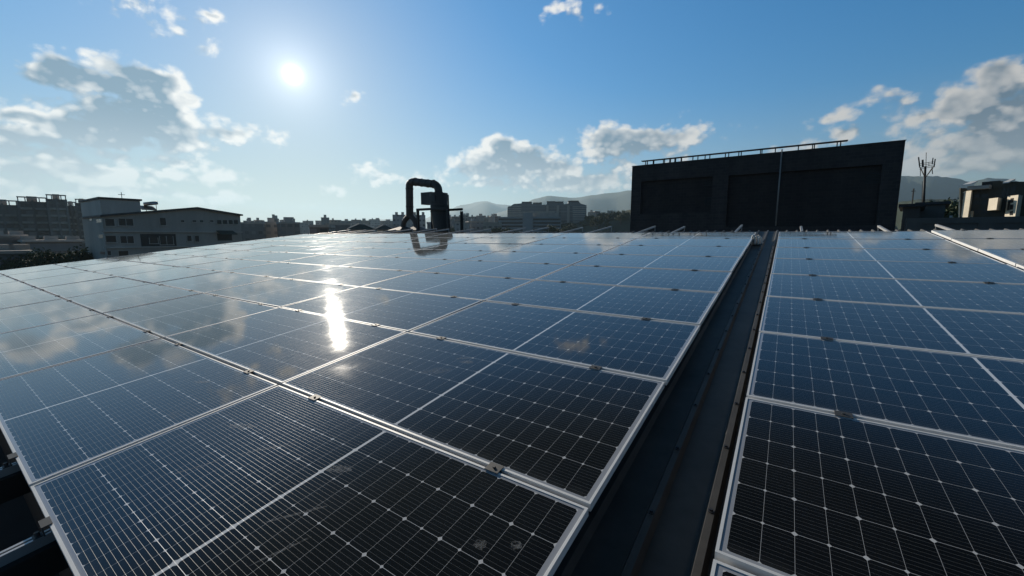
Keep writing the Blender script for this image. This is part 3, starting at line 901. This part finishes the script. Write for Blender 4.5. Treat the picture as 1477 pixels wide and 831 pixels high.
for (x, y0, y1, w, dep, tl) in ((1325.8, 228, 242, 2.0, -.7, -.8), (1331, 230, 241, 3.0, .3, -.2), (1348.3, 228, 240, 1.8, .7, .9), (1345, 229, 238, 1.6, -.7, .6), (1327.5, 241, 253, 1.0, .7, 0), (1344.5, 241, 252, 1.3, -.6, -.5), (1339.8, 234, 240, .9, 0, 0)):
    MB().beam(fmp(x + tl, y0, dep), fmp(x - tl, y1, dep), w * wpx, w * wpx * .6).build('panel_antenna', M['steel_dark'], fm.o)
MB().tube([fmp(1329.0, 316, -.3), fmp(1330.5, 262, -.3)], .5 * wpx, 6).build('cable_run', M['steel'], fm.o)
tag(fm.o, 'dark mobile phone mast with panel antennas rising behind the low wall', 'antenna mast')
fn = Facade('thin_mast', 1317, Rm=90, z=5.0)
a = fn.uv(1316.5, 300); b_ = fn.uv(1318, 272)
MB().tube([(a[0], 0, 0), (b_[0], 0, b_[1])], .10, 6).build('pole', M['steel'], fn.o)
MB().tube([(b_[0] - .25, 0, b_[1] - .4), (b_[0] + .25, 0, b_[1] - .4)], .06, 6).build('crossbar', M['steel'], fn.o)
tag(fn.o, 'thin grey mast standing behind the antenna mast beside the black block', 'mast')

# --- apartment house on the right with sunlit walls
fa = Facade('apartment_house', 1430, Rm=75, turn=R(-10))
mb = MB()
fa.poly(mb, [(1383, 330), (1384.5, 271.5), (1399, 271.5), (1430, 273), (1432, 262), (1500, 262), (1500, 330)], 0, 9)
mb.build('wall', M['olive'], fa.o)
def wallstrip(pts, d0, d1, mat, nm):
    m_ = MB(); fa.poly(m_, pts, d0, d1); m_.build(nm, M[mat], fa.o)
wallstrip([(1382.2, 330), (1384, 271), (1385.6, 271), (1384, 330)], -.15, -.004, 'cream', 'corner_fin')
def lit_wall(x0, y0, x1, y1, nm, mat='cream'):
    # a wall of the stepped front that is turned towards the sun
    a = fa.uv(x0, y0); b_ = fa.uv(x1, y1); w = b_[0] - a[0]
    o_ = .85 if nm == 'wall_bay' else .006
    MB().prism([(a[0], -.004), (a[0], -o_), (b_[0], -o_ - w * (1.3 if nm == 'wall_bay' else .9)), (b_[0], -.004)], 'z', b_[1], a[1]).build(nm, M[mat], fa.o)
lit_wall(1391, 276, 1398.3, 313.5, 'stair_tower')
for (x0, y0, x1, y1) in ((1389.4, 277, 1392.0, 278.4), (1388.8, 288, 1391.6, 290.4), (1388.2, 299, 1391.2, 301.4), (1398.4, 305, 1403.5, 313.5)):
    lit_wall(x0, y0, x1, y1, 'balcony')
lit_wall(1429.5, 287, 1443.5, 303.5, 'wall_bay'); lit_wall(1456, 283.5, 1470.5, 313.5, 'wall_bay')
p_ = fa.uv(1456, 283.5)[0]; w_all = fa.uv(1470.5, 283.5)[0] - p_
for (x0, y0, x1, y1) in ((1461.5, 287, 1466, 293), (1461.5, 296, 1466, 303), (1461.5, 305, 1466, 311), (1457.6, 290, 1459.6, 304)):
    a = fa.uv(x0, y0); b_ = fa.uv(x1, y1); ya = -.85 - (a[0] - p_) * 1.3 - .05; yb2 = -.85 - (b_[0] - p_) * 1.3 - .05
    MB().prism([(a[0], ya), (b_[0], yb2), (b_[0], yb2 + .03), (a[0], ya + .03)], 'z', b_[1], a[1]).build('window', M['window'], fa.o)
for (x0, y0, x1, y1) in ((1405, 280, 1412, 285), (1416, 280, 1424, 285), (1405, 290, 1412, 295), (1416, 290, 1424, 295), (1405, 303, 1412, 308), (1416, 303, 1424, 308), (1446, 272, 1449, 285), (1452, 272, 1455, 285), (1460, 268, 1464, 280)):
    m_ = MB(); fa.rect(m_, x0, y0, x1, y1, -.03, -.003); m_.build('window', M['window'], fa.o)
m_ = MB(); fa.rect(m_, 1399, 269.5, 1430, 272.5, -1.0, -.004); m_.build('eave', M['concrete_dark'], fa.o)
for (x0, y0, x1, y1) in ((1410, 261, 1420, 266), (1421, 260, 1434, 270), (1464, 261, 1477, 266)):
    m_ = MB(); fa.rect(m_, x0, y0, x1, y1, 2, 5); m_.build('roof_hut', M['steel_dark'], fa.o)
for (x0, x1, y) in ((1393.5, 1404, 267.5), (1451, 1459.5, 264.5)):
    m_ = MB(); a = fa.uv(x0, y + 1.3); b_ = fa.uv(x1, y - .3); m_.prism([(-1.5, a[1]), (1.5, b_[1] + .5), (1.5, b_[1] + .6), (-1.5, a[1] + .12)], 'x', a[0], b_[0])
    m_.build('canopy_roof', M['white'], fa.o)
tag(fa.o, 'dark tiled apartment house with sunlit cream stair tower and bays at the right edge', 'building')
# low sheds between mast and house
for (x0, x1, y, Rm, mt, lab) in ((1303, 1328, 299, 48, 'parapet', 'low grey shed with flat roof right beside the black block'), (1326, 1364, 296, 56, 'parapet', 'wide dim flat roofed shed behind the antenna mast')):
    f = Facade('shed', (x0 + x1) / 2, Rm=Rm)
    a = f.uv(x0, y); b_ = f.uv(x1, y)
    bx(a[0], b_[0], 0, 8, 0, a[1]).build('wall', M[mt], f.o)
    bx(a[0] - .3, b_[0] + .3, -.3, 8.3, a[1] + .003, a[1] + .25).build('roof', M['roof_dark'], f.o)
    tag(f.o, lab, 'shed')
f = Facade('roof_box', 1371, Rm=40, z=9.0); a = f.uv(1369.5, 311); b_ = f.uv(1373.5, 314.5)
bx(a[0], b_[0], 0, .4, 0, a[1]).build('case', M['white'], f.o)
bx(a[0] - .25, a[0] - .02, .1, .3, 0, a[1] * .97).build('side_unit', M['white'], f.o)
tag(f.o, 'small bright white box just above the low parapet wall', 'box')

# --- gabled factory on the left
fl = Facade('gabled_factory', 250, X=-96.0)
mb = MB()
corner = fl.uv(149.3, 330)[0]; xr_ = fl.uv(347, 320)[0]
rid = fl.uv(283, 301.2); e0 = (corner, fl.uv(149.3, 313)[1]); e1 = (xr_, fl.uv(347, 311.2)[1])
DL = 14.0
mb.prism([(corner, 0), (xr_, 0), e1, rid, e0], 'y', 0, DL)
mb.build('wall', M['concrete_dark'], fl.o)
rf = MB()
for (p, q) in (((e0[0] - .3, e0[1]), rid), (rid, (e1[0] + .3, e1[1] - .05))):
    rf.prism([(p[0], p[1] + .01), (q[0], q[1] + .01), (q[0], q[1] + .32), (p[0], p[1] + .32)], 'y', -.7, DL)
rf.build('roof', M['roof_dark'], fl.o)
tz1 = fl.uv(149.3, 287)[1]; tz0 = e0[1]
tx1 = fl.uv(203, 300)[0]
bx(corner + .02, tx1, .02, DL - .3, e0[1] - 1, tz1).build('stair_tower', M['concrete'], fl.o)
bx(corner - .2, tx1 + .25, -.25, DL, tz1 + .003, tz1 + .3).build('tower_roof', M['roof_dark'], fl.o)
S5 = 1 / 5.908
for (x0, y0, x1, y1) in ((245, 270, 330, 330), (360, 268, 490, 328), (712, 262, 768, 325), (888, 282, 922, 298), (988, 282, 1024, 298), (1050, 282, 1085, 300), (1138, 283, 1170, 298),
                         (1198, 280, 1240, 315), (1246, 280, 1290, 315), (1296, 280, 1335, 315), (1340, 280, 1380, 315),
                         (250, 415, 345, 470), (375, 418, 495, 478), (945, 415, 985, 460), (1010, 415, 1050, 465), (625, 430, 700, 480), (715, 415, 830, 490), (265, 545, 300, 580), (360, 545, 450, 590)):
    x0, x1 = 110 + x0 * S5, 110 + x1 * S5; y0, y1 = 270 + y0 * S5, 270 + y1 * S5
    m_ = MB(); fl.rect(m_, x0, y0, x1, y1, -.03, -.003); w_ = m_.build('window', M['window'], fl.o)
    a = fl.uv(x0, y1); b_ = fl.uv(x1, y1)
    fm_ = MB(); k = max(1, int((b_[0] - a[0]) / .9)); t_ = fl.uv(x0, y0)[1]
    for i in range(k + 1):
        xx = a[0] + (b_[0] - a[0]) * i / k; fm_.box(xx - .04, xx + .04, -.09, -.034, a[1], t_)
    fm_.box(a[0] - .1, b_[0] + .1, -.2, -.035, a[1] - .12, a[1] - .004)
    fm_.build('window_frame', M['concrete'], w_)
for y in (333.6, 357.5):
    a = fl.uv(149.3, y); bx(corner - .35, xr_, -.35, -.004, a[1] - .12, a[1] + .12).build('ledge', M['concrete'], fl.o)
a = fl.uv(148, 333.6)
for (x0, y0, x1, y1) in ((202, 337.5, 255, 356), (313, 337, 335, 347)):
    m_ = MB(); fl.rect(m_, x0, y0, x1, y1, -.02, -.002); m_.build('bay_shade_plate', M['steel_dark'], fl.o)  # dark plate on the wall stands in for the shade inside a recess
a = fl.uv(312, 333.5); b_ = fl.uv(336, 338.5)
m_ = MB(); m_.prism([(-.004, a[1]), (-.004, a[1] + .15), (-2.2, b_[1] + .15), (-2.2, b_[1])], 'x', a[0], b_[0]); m_.build('awning', M['roof_green'], fl.o)
# its end wall, facing us, with windows
for (x0, y0, x1, y1) in ((115, 270, 135, 285), (172, 275, 218, 300), (190, 405, 230, 435), (205, 548, 245, 575)):
    px0, px1, py0, py1 = 110 + x0 * S5, 110 + x1 * S5, 270 + y0 * S5, 270 + y1 * S5
    fx_ = fl.p + fl.rx * corner
    def hit(px, py):
        d = pix_ray(px, py); t = (fx_.y) / d.y; P = EYE + d * t
        return (P - fl.p).dot(fl.ry), P.z
    q0 = hit(px0, py0); q1 = hit(px1, py1)
    bx(corner - .03, corner - .004, q0[0], q1[0], q1[1], q0[1]).build('window', M['window'], fl.o)
tag(fl.o, 'weathered concrete factory with low gable, stair tower and strip windows, at left', 'building')
f = Facade('lightning_rod', 176, X=-98.0); a = f.uv(176, 287); b_ = f.uv(176.3, 277.5)
mb = MB(); mb.tube([(a[0], 0, tz1 + .3), (a[0], 0, b_[1])], .05, 6).build('rod', M['steel_dark'], f.o)
MB().box(a[0] - .45, a[0] + .45, -.03, .03, a[1] + .7, a[1] + .78).build('crossbar', M['steel_dark'], f.o)
tag(f.o, 'thin lightning rod on the stair tower of the gabled factory', 'lightning rod')
f = Facade('solar_water_heater', 217, X=-100.0); a = f.uv(208, 299); b_ = f.uv(227, 293.5)
zz = a[1]
MB().tube([(a[0], 0, zz + .55), (b_[0], 0, zz + .95)], .34, 12).build('tank', M['tank'], f.o, True)
m_ = MB(); m_.prism([(0.1, zz + .2), (-2.0, zz - .6), (-2.0, zz - .52), (.1, zz + .3)], 'x', a[0] - .9, b_[0] - .7); m_.build('collector', M['window'], f.o)
for x in (a[0] + .3, b_[0] - .2): MB().beam((x, .1, zz - 1.6), (x, .1, zz + .6), .08).build('leg', M['steel'], f.o)
tag(f.o, 'rooftop solar water heater with a lying tank on the gabled factory', 'water heater')

# --- apartment towers far left
TW = [(-62, -22, 292, 300, 'dim apartment tower partly cut by the left edge of the photo'), (-20, 23, 289, 290, 'dark apartment tower with open roof frames at far left'),
      (25, 66, 284.5, 285, 'broad dim apartment tower with a long flat parapet, second from left'), (67, 94, 281.5, 280, 'tallest dim apartment tower with raised roof block'),
      (95, 108, 292, 300, 'narrow dim apartment tower sunk between two taller ones'), (109, 126, 288, 310, 'dim apartment tower just left of the gabled factory')]
for (x0, x1, y, Rm, lab) in TW:
    f = Facade('apartment_tower', (x0 + x1) / 2, Rm=Rm)
    a = f.uv(x0, y); b_ = f.uv(x1, y); zt_ = a[1] - 1.6; W = b_[0] - a[0]
    mb = MB(); mb.box(a[0], b_[0], 0, 16, 0, zt_)
    k = max(2, int(W / 5))
    for i in range(k + 1):
        xx = a[0] + W * i / k; mb.box(xx - .35, xx + .35, -1.1, -.003, 0, zt_ + (.5 if i % 2 else 0))
    mb.build('wall', M['tower'], f.o)
    for fl_ in range(int(zt_ / 3.1)):
        if fl_ % 1 == 0 and fl_ > 2:
            m_ = MB()
            for i in range(k): m_.box(a[0] + W * i / k + .37, a[0] + W * (i + 1) / k - .37, -.95, -.004, fl_ * 3.1 - .1, fl_ * 3.1 + .85)
            m_.build('balcony_row', M['concrete_dark'], f.o)
    m_ = MB()
    hh = 1.6
    for i in range(k * 2 + 1):
        xx = a[0] + W * i / (k * 2); m_.beam((xx, 1, zt_ + .002), (xx, 1, zt_ + hh), .35)
    m_.box(a[0] - .3, b_[0] + .3, .6, 1.4, zt_ + hh + .002, zt_ + hh + .5)
    m_.build('roof_frame', M['concrete_dark'], f.o)
    m_ = MB(); m_.box(a[0] + W * .3, a[0] + W * .68, 4, 11, zt_ + .003, zt_ + hh + .9); m_.build('lift_house', M['concrete_dark'], f.o)
    tag(f.o, lab, 'apartment tower', 'apartment towers at far left')

# --- low white factory in front of the towers
for (x0, x1, y, yb_, Rm, lab, mt) in ((-40, 36, 341, 360, 170, 'pale two storey block at the left edge below the towers', 'ribbon'), (36, 118, 349, 366, 160, 'long low white roofed works hall below the towers', 'ribbon'),
                                 (-20, 42, 366, 380, 110, 'pale flat shed low at the left edge near the roof', 'ribbon')):
    f = Facade('works_hall', (x0 + x1) / 2, Rm=Rm, turn=R(6)); a = f.uv(x0, y); b_ = f.uv(x1, y)
    zt_ = max(2.5, (a[1] + b_[1]) / 2)
    bx(a[0], b_[0], 0, 14, 0, zt_).build('wall', M[mt], f.o)
    bx(a[0] - .5, b_[0] + .5, -.8, 14.5, zt_ + .003, zt_ + .5).build('roof', M['concrete'], f.o)
    for i in range(5):
        t = (i + .5) / 5; xx = a[0] + (b_[0] - a[0]) * t
        if zt_ > 5 and i % 2 == 0 : bx(xx - 1.2, xx + 1.2, 4, 6.5, zt_ + .503, zt_ + 1.5).build('roof_vent', M['concrete_dark'], f.o)
    tag(f.o, lab, 'works hall')
f = Facade('delivery_truck', 61, Rm=120); a = f.uv(54, 374.5); b_ = f.uv(66, 377.5)
# ------------------------------------------------------------------ skyline houses
SK = [  # x0, x1, top, range, facade, extras, label
    (347, 379, 322.5, 215, 0, 't', 'grey four storey block right behind the gabled factory'),
    (379, 405, 321.5, 222, 1, 'h', 'beige block with a stair hut, second right of the gabled factory'),
    (405, 432, 322.0, 210, 3, 'ht', 'brownish block with roof hut and tank beside a hazy gap in the skyline'),
    (351, 366, 319.5, 330, 2, 'h', 'pale house top peeking over the grey block near the gabled factory'),
    (366, 378, 318.5, 340, 0, 't', 'small grey house top with a tank above the grey block'),
    (389, 399, 316.0, 330, 1, 'hh', 'slim raised roof house above the beige block'),
    (407, 423, 318.2, 340, 2, 'th', 'pale house top above the brownish block'),
    (431, 445, 321.5, 620, 2, 'h', 'faint pale block in the hazy gap of the skyline'),
    (440, 452, 319.0, 700, 0, 't', 'faint grey block behind the hazy gap'),
    (446, 474, 327.0, 130, 3, '', 'dark low roof at the far corner of the panels'),
    (463, 474, 314.5, 430, 0, 'h', 'slender grey tower house in the skyline left of the duct'),
    (474, 492, 318.0, 440, 1, 't', 'beige block right of the slender tower house'),
    (455, 464, 319.0, 460, 2, '', 'pale low block left of the slender tower house'),
    (470, 505, 324.0, 180, 0, '', 'long low shed with a bright roof edge left of the pavilion roofs'),
    (492, 507, 319.0, 520, 2, 'h', 'pale block behind the long low shed'),
    (507, 521, 317.5, 560, 0, 't', 'hazy grey block behind the larger pavilion'),
    (521, 534, 318.6, 600, 1, 'h', 'hazy beige block above the pavilion peak'),
    (534, 548, 316.8, 640, 2, 'th', 'hazy pale block left of the tall pale slab'),
    (548, 567, 319.0, 660, 0, 'h', 'hazy wide block touching the tall pale slab'),
    (546, 572, 327.5, 140, 3, '', 'low dark roofed house beside the smaller pavilion'),
    (616, 641, 322.5, 150, 2, '', 'low pale shed seen behind the cyclone legs'),
    (640, 652, 316.0, 300, 0, 'h', 'grey block right behind the cyclone'),
    (652, 664, 313.0, 420, 3, 't', 'brown block first right of the cyclone frame'),
    (662, 676, 311.2, 430, 1, 'hh', 'beige block with two roof huts right of the cyclone frame'),
    (675, 688, 313.2, 400, 0, 't', 'grey block with one tank midway between cyclone and office'),
    (687, 700, 311.8, 450, 2, 'h', 'pale block with one hut midway between cyclone and office'),
    (699, 712, 314.0, 380, 1, 'th', 'beige block third left of the banded office'),
    (708, 722, 312.5, 440, 3, 'h', 'brown block just left of the banded office'),
    (655, 676, 322.0, 230, 2, '', 'low pale house in front of the brown and beige blocks'),
    (676, 698, 320.5, 240, 0, 't', 'low grey house in front of the middle blocks'),
    (697, 720, 322.0, 220, 1, 'h', 'low beige house touching the banded office'),
    (848, 858, 306.5, 470, 2, 'h', 'small pale house on the slope right of the terraced hospital block'),
    (858, 866, 305.5, 480, 0, '', 'small grey house on the slope among the trees'),
    (876, 884, 304.5, 500, 2, '', 'tiny pale house in the trees near the black block'),
]
for (x0, x1, y, Rm, fi, ex, lab) in SK:
    f = Facade('town_house', (x0 + x1) / 2, Rm=Rm, turn=R(rnd.uniform(-14, 14)))
    a = f.uv(x0, y); b_ = f.uv(x1, y); zt_ = (a[1] + b_[1]) / 2; W = b_[0] - a[0]; dp = max(8, min(W, 18))
    mb = MB(); mb.box(a[0], b_[0], 0, dp, 0, zt_)
    mb.build('wall', FAC[fi], f.o)
    m_ = MB(); m_.box(a[0] - .15, b_[0] + .15, -.15, .2, zt_ - .2, zt_ + .55); m_.box(a[0] - .15, b_[0] + .15, dp - .2, dp + .15, zt_ - .2, zt_ + .55)
    m_.box(a[0] - .15, a[0] + .2, .203, dp - .203, zt_ - .2, zt_ + .55); m_.box(b_[0] - .2, b_[0] + .15, .203, dp - .203, zt_ - .2, zt_ + .55)
    m_.build('parapet', M['concrete_dark'], f.o)
    q = .18
    for ch in ex:
        xx = a[0] + W * (q + rnd.uniform(0, .2)); q += .42
        if ch == 'h':
            bx(xx, xx + min(W * .34, 6), dp * .3, dp * .6, zt_ + .003, zt_ + rnd.uniform(2.4, 3.4)).build('roof_hut', M['concrete'], f.o)
        else:
            MB().tube([(xx + .9, dp * .35, zt_ + .003), (xx + .9, dp * .35, zt_ + 2.2)], .9, 10).build('water_tank', M['tank'], f.o)
    tag(f.o, lab, 'house', 'town houses along the skyline')

# tall pale slab behind the duct
f = Facade('slab_block', 590, Rm=260)
a = f.uv(566, 309.6); b_ = f.uv(613.5, 309.6); W = b_[0] - a[0]
mb = MB(); mb.box(a[0], b_[0], 0, 12, 0, a[1]); mb.build('wall', FAC[2], f.o)
for x in (571.5, 580.5, 598, 603, 610.5):
    p = f.uv(x, 305.5); MB().tube([(p[0], 4, a[1] + .003), (p[0], 4, p[1])], .85, 12).build('water_tank', M['concrete_dark'], f.o, False)
tag(f.o, 'pale apartment slab with round water tanks, behind the hooped duct', 'apartment block')
# two pavilion roofs
for (x0, x1, yt, ye, Rm, lab) in ((501, 542, 323.2, 331, 95, 'dark pyramid pavilion roof with pale ridges left of the duct'), (541, 569, 325.0, 331, 100, 'smaller dark pavilion roof touching the duct hood')):
    f = Facade('pavilion', (x0 + x1) / 2, Rm=Rm)
    a = f.uv(x0, ye); b_ = f.uv(x1, ye); t_ = f.uv((x0 + x1) / 2, yt); W = b_[0] - a[0]; dp = W * .8; xm = (a[0] + b_[0]) / 2
    mb = MB(); mb.box(a[0] + .5, b_[0] - .5, .5, dp - .5, 0, a[1] - .1); mb.build('wall', M['concrete_dark'], f.o)
    mb = MB(); mb.add([(a[0], 0, a[1]), (b_[0], 0, a[1]), (b_[0], dp, a[1]), (a[0], dp, a[1]), (xm - W * .08, dp / 2, t_[1]), (xm + W * .08, dp / 2, t_[1])],
                      [(0, 1, 5, 4), (1, 2, 5), (2, 3, 4, 5), (3, 0, 4), (3, 2, 1, 0)]); mb.build('roof', M['roof_green'], f.o)
    mb = MB(); mb.beam((a[0], 0, a[1] + .1), (xm - W * .08, dp / 2, t_[1] + .1), .18); mb.beam((b_[0], 0, a[1] + .1), (xm + W * .08, dp / 2, t_[1] + .1), .18); mb.build('hip_ridge', M['concrete'], f.o)
    tag(f.o, lab, 'pavilion')

# banded office and the terraced block behind it
f = Facade('office_block', 765, Rm=300)
a = f.uv(718.5, 313); b_ = f.uv(809, 313); zt_ = a[1]; m0 = f.uv(754.5, 320)[0]; m1 = f.uv(768.5, 320)[0]
mb = MB(); mb.box(a[0], b_[0], 0, 18, 0, zt_); mb.box(m0, m1, -1.2, -.003, 0, f.uv(760, 307)[1])
mb.build('wall', pmat('office_render', (.34, .36, .37), .8, nscale=.2, namt=.2), f.o)
for y0, y1 in ((315.3, 317.8), (320.4, 322.9), (325.3, 327.9), (330.3, 333), (335.4, 338)):
    for (x0, x1) in ((719.2, 753.8), (769, 808.4)):
        m_ = MB(); f.rect(m_, x0, y0, x1, y1, -.06, -.003); m_.build('window_band', M['window'], f.o)
m_ = MB(); f.rect(m_, 768, 306.5, 807, 312.9, 5, 15); m_.build('roof_storey', M['concrete_dark'], f.o)
tag(f.o, 'wide office block with dark ribbon windows either side of a plain centre bay', 'office building')
f = Facade('terraced_block', 790, Rm=430)
prof_ = [(732, 335), (732, 299), (736, 297.5), (741, 294.2), (752, 293.4), (753, 291.5), (766.5, 291.3), (767, 294.5), (768.5, 294.5), (769, 292.7), (781, 292.6), (781.5, 295.5), (788.5, 295.2), (789, 290.8), (812.5, 291), (813, 294.6), (819.8, 293.6), (820, 290.2), (834, 289.8), (838, 294), (846, 295.8), (846, 335)]
mb = MB(); f.poly(mb, prof_, 0, 20); mb.build('wall', M['ribbon'], f.o)
for y in range(9):
    yy = 297.5 + y * 2.7
    m_ = MB(); f.rect(m_, 733, yy, 752 if y < 3 else 800, yy + .9, -.8, -.004); m_.build('balcony_row', M['concrete'], f.o)
    m_ = MB(); f.rect(m_, 826, yy + .5, 845, yy + 1.4, -.8, -.004); m_.build('balcony_row', M['concrete'], f.o)
for (x0, x1, y) in ((753, 766.5, 291), (769, 781, 292.3), (789, 800, 290.4), (801, 812.5, 290.8), (820, 834, 289.6)):
    m_ = MB(); f.rect(m_, x0 - .5, y, x1 + .5, y + .7, -.6, 8); m_.build('roof_slab', M['roof_dark'], f.o)
for xx in (788, 803, 818):
    m_ = MB(); f.rect(m_, xx, 296.5, xx + 3, 330, -2.0, -.005); m_.build('stair_shaft', M['concrete_dark'], f.o)
tag(f.o, 'large hillside apartment complex with stepped roof blocks above the office', 'apartment block')

# ------------------------------------------------------------------ trees
def tree_kind(seed, h=9.0, w=6.0):
    rn = random.Random(seed); root = empty('tree')
    tr = MB(); tr.tube([(0, 0, 0), (.1, .05, h * .25), (0, .1, h * .5), (.1, 0, h * .8)], [.3, .24, .17, .05], 8)
    limbs = []
    for i in range(7):
        an = rn.uniform(0, 6.28); z0 = h * rn.uniform(.25, .55); L = w * rn.uniform(.28, .5)
        e = Vector((math.cos(an) * L, math.sin(an) * L, z0 + h * rn.uniform(.12, .3)))
        tr.tube([(0, 0, z0), (e.x * .5, e.y * .5, z0 + (e.z - z0) * .35), e], [.12, .08, .03], 6); limbs.append(e)
    tr.build('trunk', M['bark'], root, True)
    cr = MB()
    cl = [(e, w * rn.uniform(.16, .26)) for e in limbs] + [(Vector((rn.uniform(-.25, .25) * w, rn.uniform(-.25, .25) * w, h * rn.uniform(.5, .92))), w * rn.uniform(.15, .28)) for _ in range(11)]
    for (c, r_) in cl:
        for i in range(95):
            d = Vector((rn.gauss(0, 1), rn.gauss(0, 1), rn.gauss(0, .8))).normalized() * r_ * rn.uniform(.45, 1.12)
            p = c + d; s = rn.uniform(.18, .42)
            a = Vector((rn.gauss(0, 1), rn.gauss(0, 1), rn.gauss(0, 1))).normalized(); b = a.cross(Vector((rn.gauss(0, 1), rn.gauss(0, 1), rn.gauss(0, 1)))).normalized()
            cr.add([p - a * s, p + b * s * .6, p + a * s, p - b * s * .6], [(0, 1, 2, 3)])
    cr.build('crown', M['leaf'], root)
    return root


kinds = [tree_kind(11), tree_kind(12, 8, 7), tree_kind(13, 11, 6.5)]
used = [False] * 3


def plant(x, y, Rm, size, label, group, z0=None):
    """a tree whose top shows at pixel (x, y)"""
    ki = rnd.randrange(3)
    t = kinds[ki] if not used[ki] else copy_thing(kinds[ki]); used[ki] = True
    d = pix_ray(x, y); hl = math.hypot(d.x, d.y)
    top = EYE.z + d.z / hl * Rm
    hgt = (9, 8, 11)[ki] * size
    t.location = (d.x / hl * Rm, d.y / hl * Rm, max(0, top - hgt) if z0 is None else z0)
    t.rotation_euler = (0, 0, rnd.uniform(0, 6.28)); t.scale = (size,) * 3
    tag(t, label, 'tree', group)


for i in range(58):
    x = rnd.uniform(806, 914); t = (x - 806) / 108
    ymin = 312 - t * 12 if x > 846 else 318
    y = ymin + abs(rnd.gauss(0, .45)) * 14 + 1
    plant(x, min(y, 330), rnd.uniform(330, 420) if y > ymin + 5 else rnd.uniform(400, 430), rnd.uniform(.8, 1.25), 'dark leafy tree in the wood on the slope left of the black block', 'trees on the wooded slope')
for i in range(22):
    x = rnd.uniform(30, 135); y = rnd.uniform(359, 372) if x > 45 else rnd.uniform(364, 374)
    plant(x, y, rnd.uniform(105, 150), rnd.uniform(.7, 1.0), 'dark tree in the row in front of the works halls at left', 'trees by the works halls')
for i in range(16):
    x = rnd.uniform(1352, 1392); y = rnd.uniform(292, 302)
    plant(x, y, rnd.uniform(90, 120), rnd.uniform(.9, 1.2), 'dark tree crowded left of the sunlit apartment house', 'trees by the apartment house')
for (x, y) in ((706, 326), (716, 327), (640, 328), (648, 327), (560, 330), (730, 329), (745, 331), (797, 326), (803, 328)):
    plant(x, y, rnd.uniform(150, 260), rnd.uniform(.7, 1.0), 'small dark tree among the town houses at the far edge of the panels', 'trees among the town houses')

# ------------------------------------------------------------------ haze
HZ = True
if HZ:
    m = bpy.data.materials.new('haze_air'); m.use_nodes = True
    t = m.node_tree; t.nodes.clear(); n = NT(t)
    out = n.new('ShaderNodeOutputMaterial'); pv = n.new('ShaderNodeVolumePrincipled')
    pv.inputs['Color'].default_value = (.57, .82, 1.0, 1); pv.inputs['Density'].default_value = 1.0e-4
    pv.inputs['Anisotropy'].default_value = .38
    n.link(pv.outputs[0], out.inputs['Volume'])
    hz = bx(-9000, 9000, -9000, 9000, -3, 640).build('haze', m)
    tag(hz, kind='stuff')
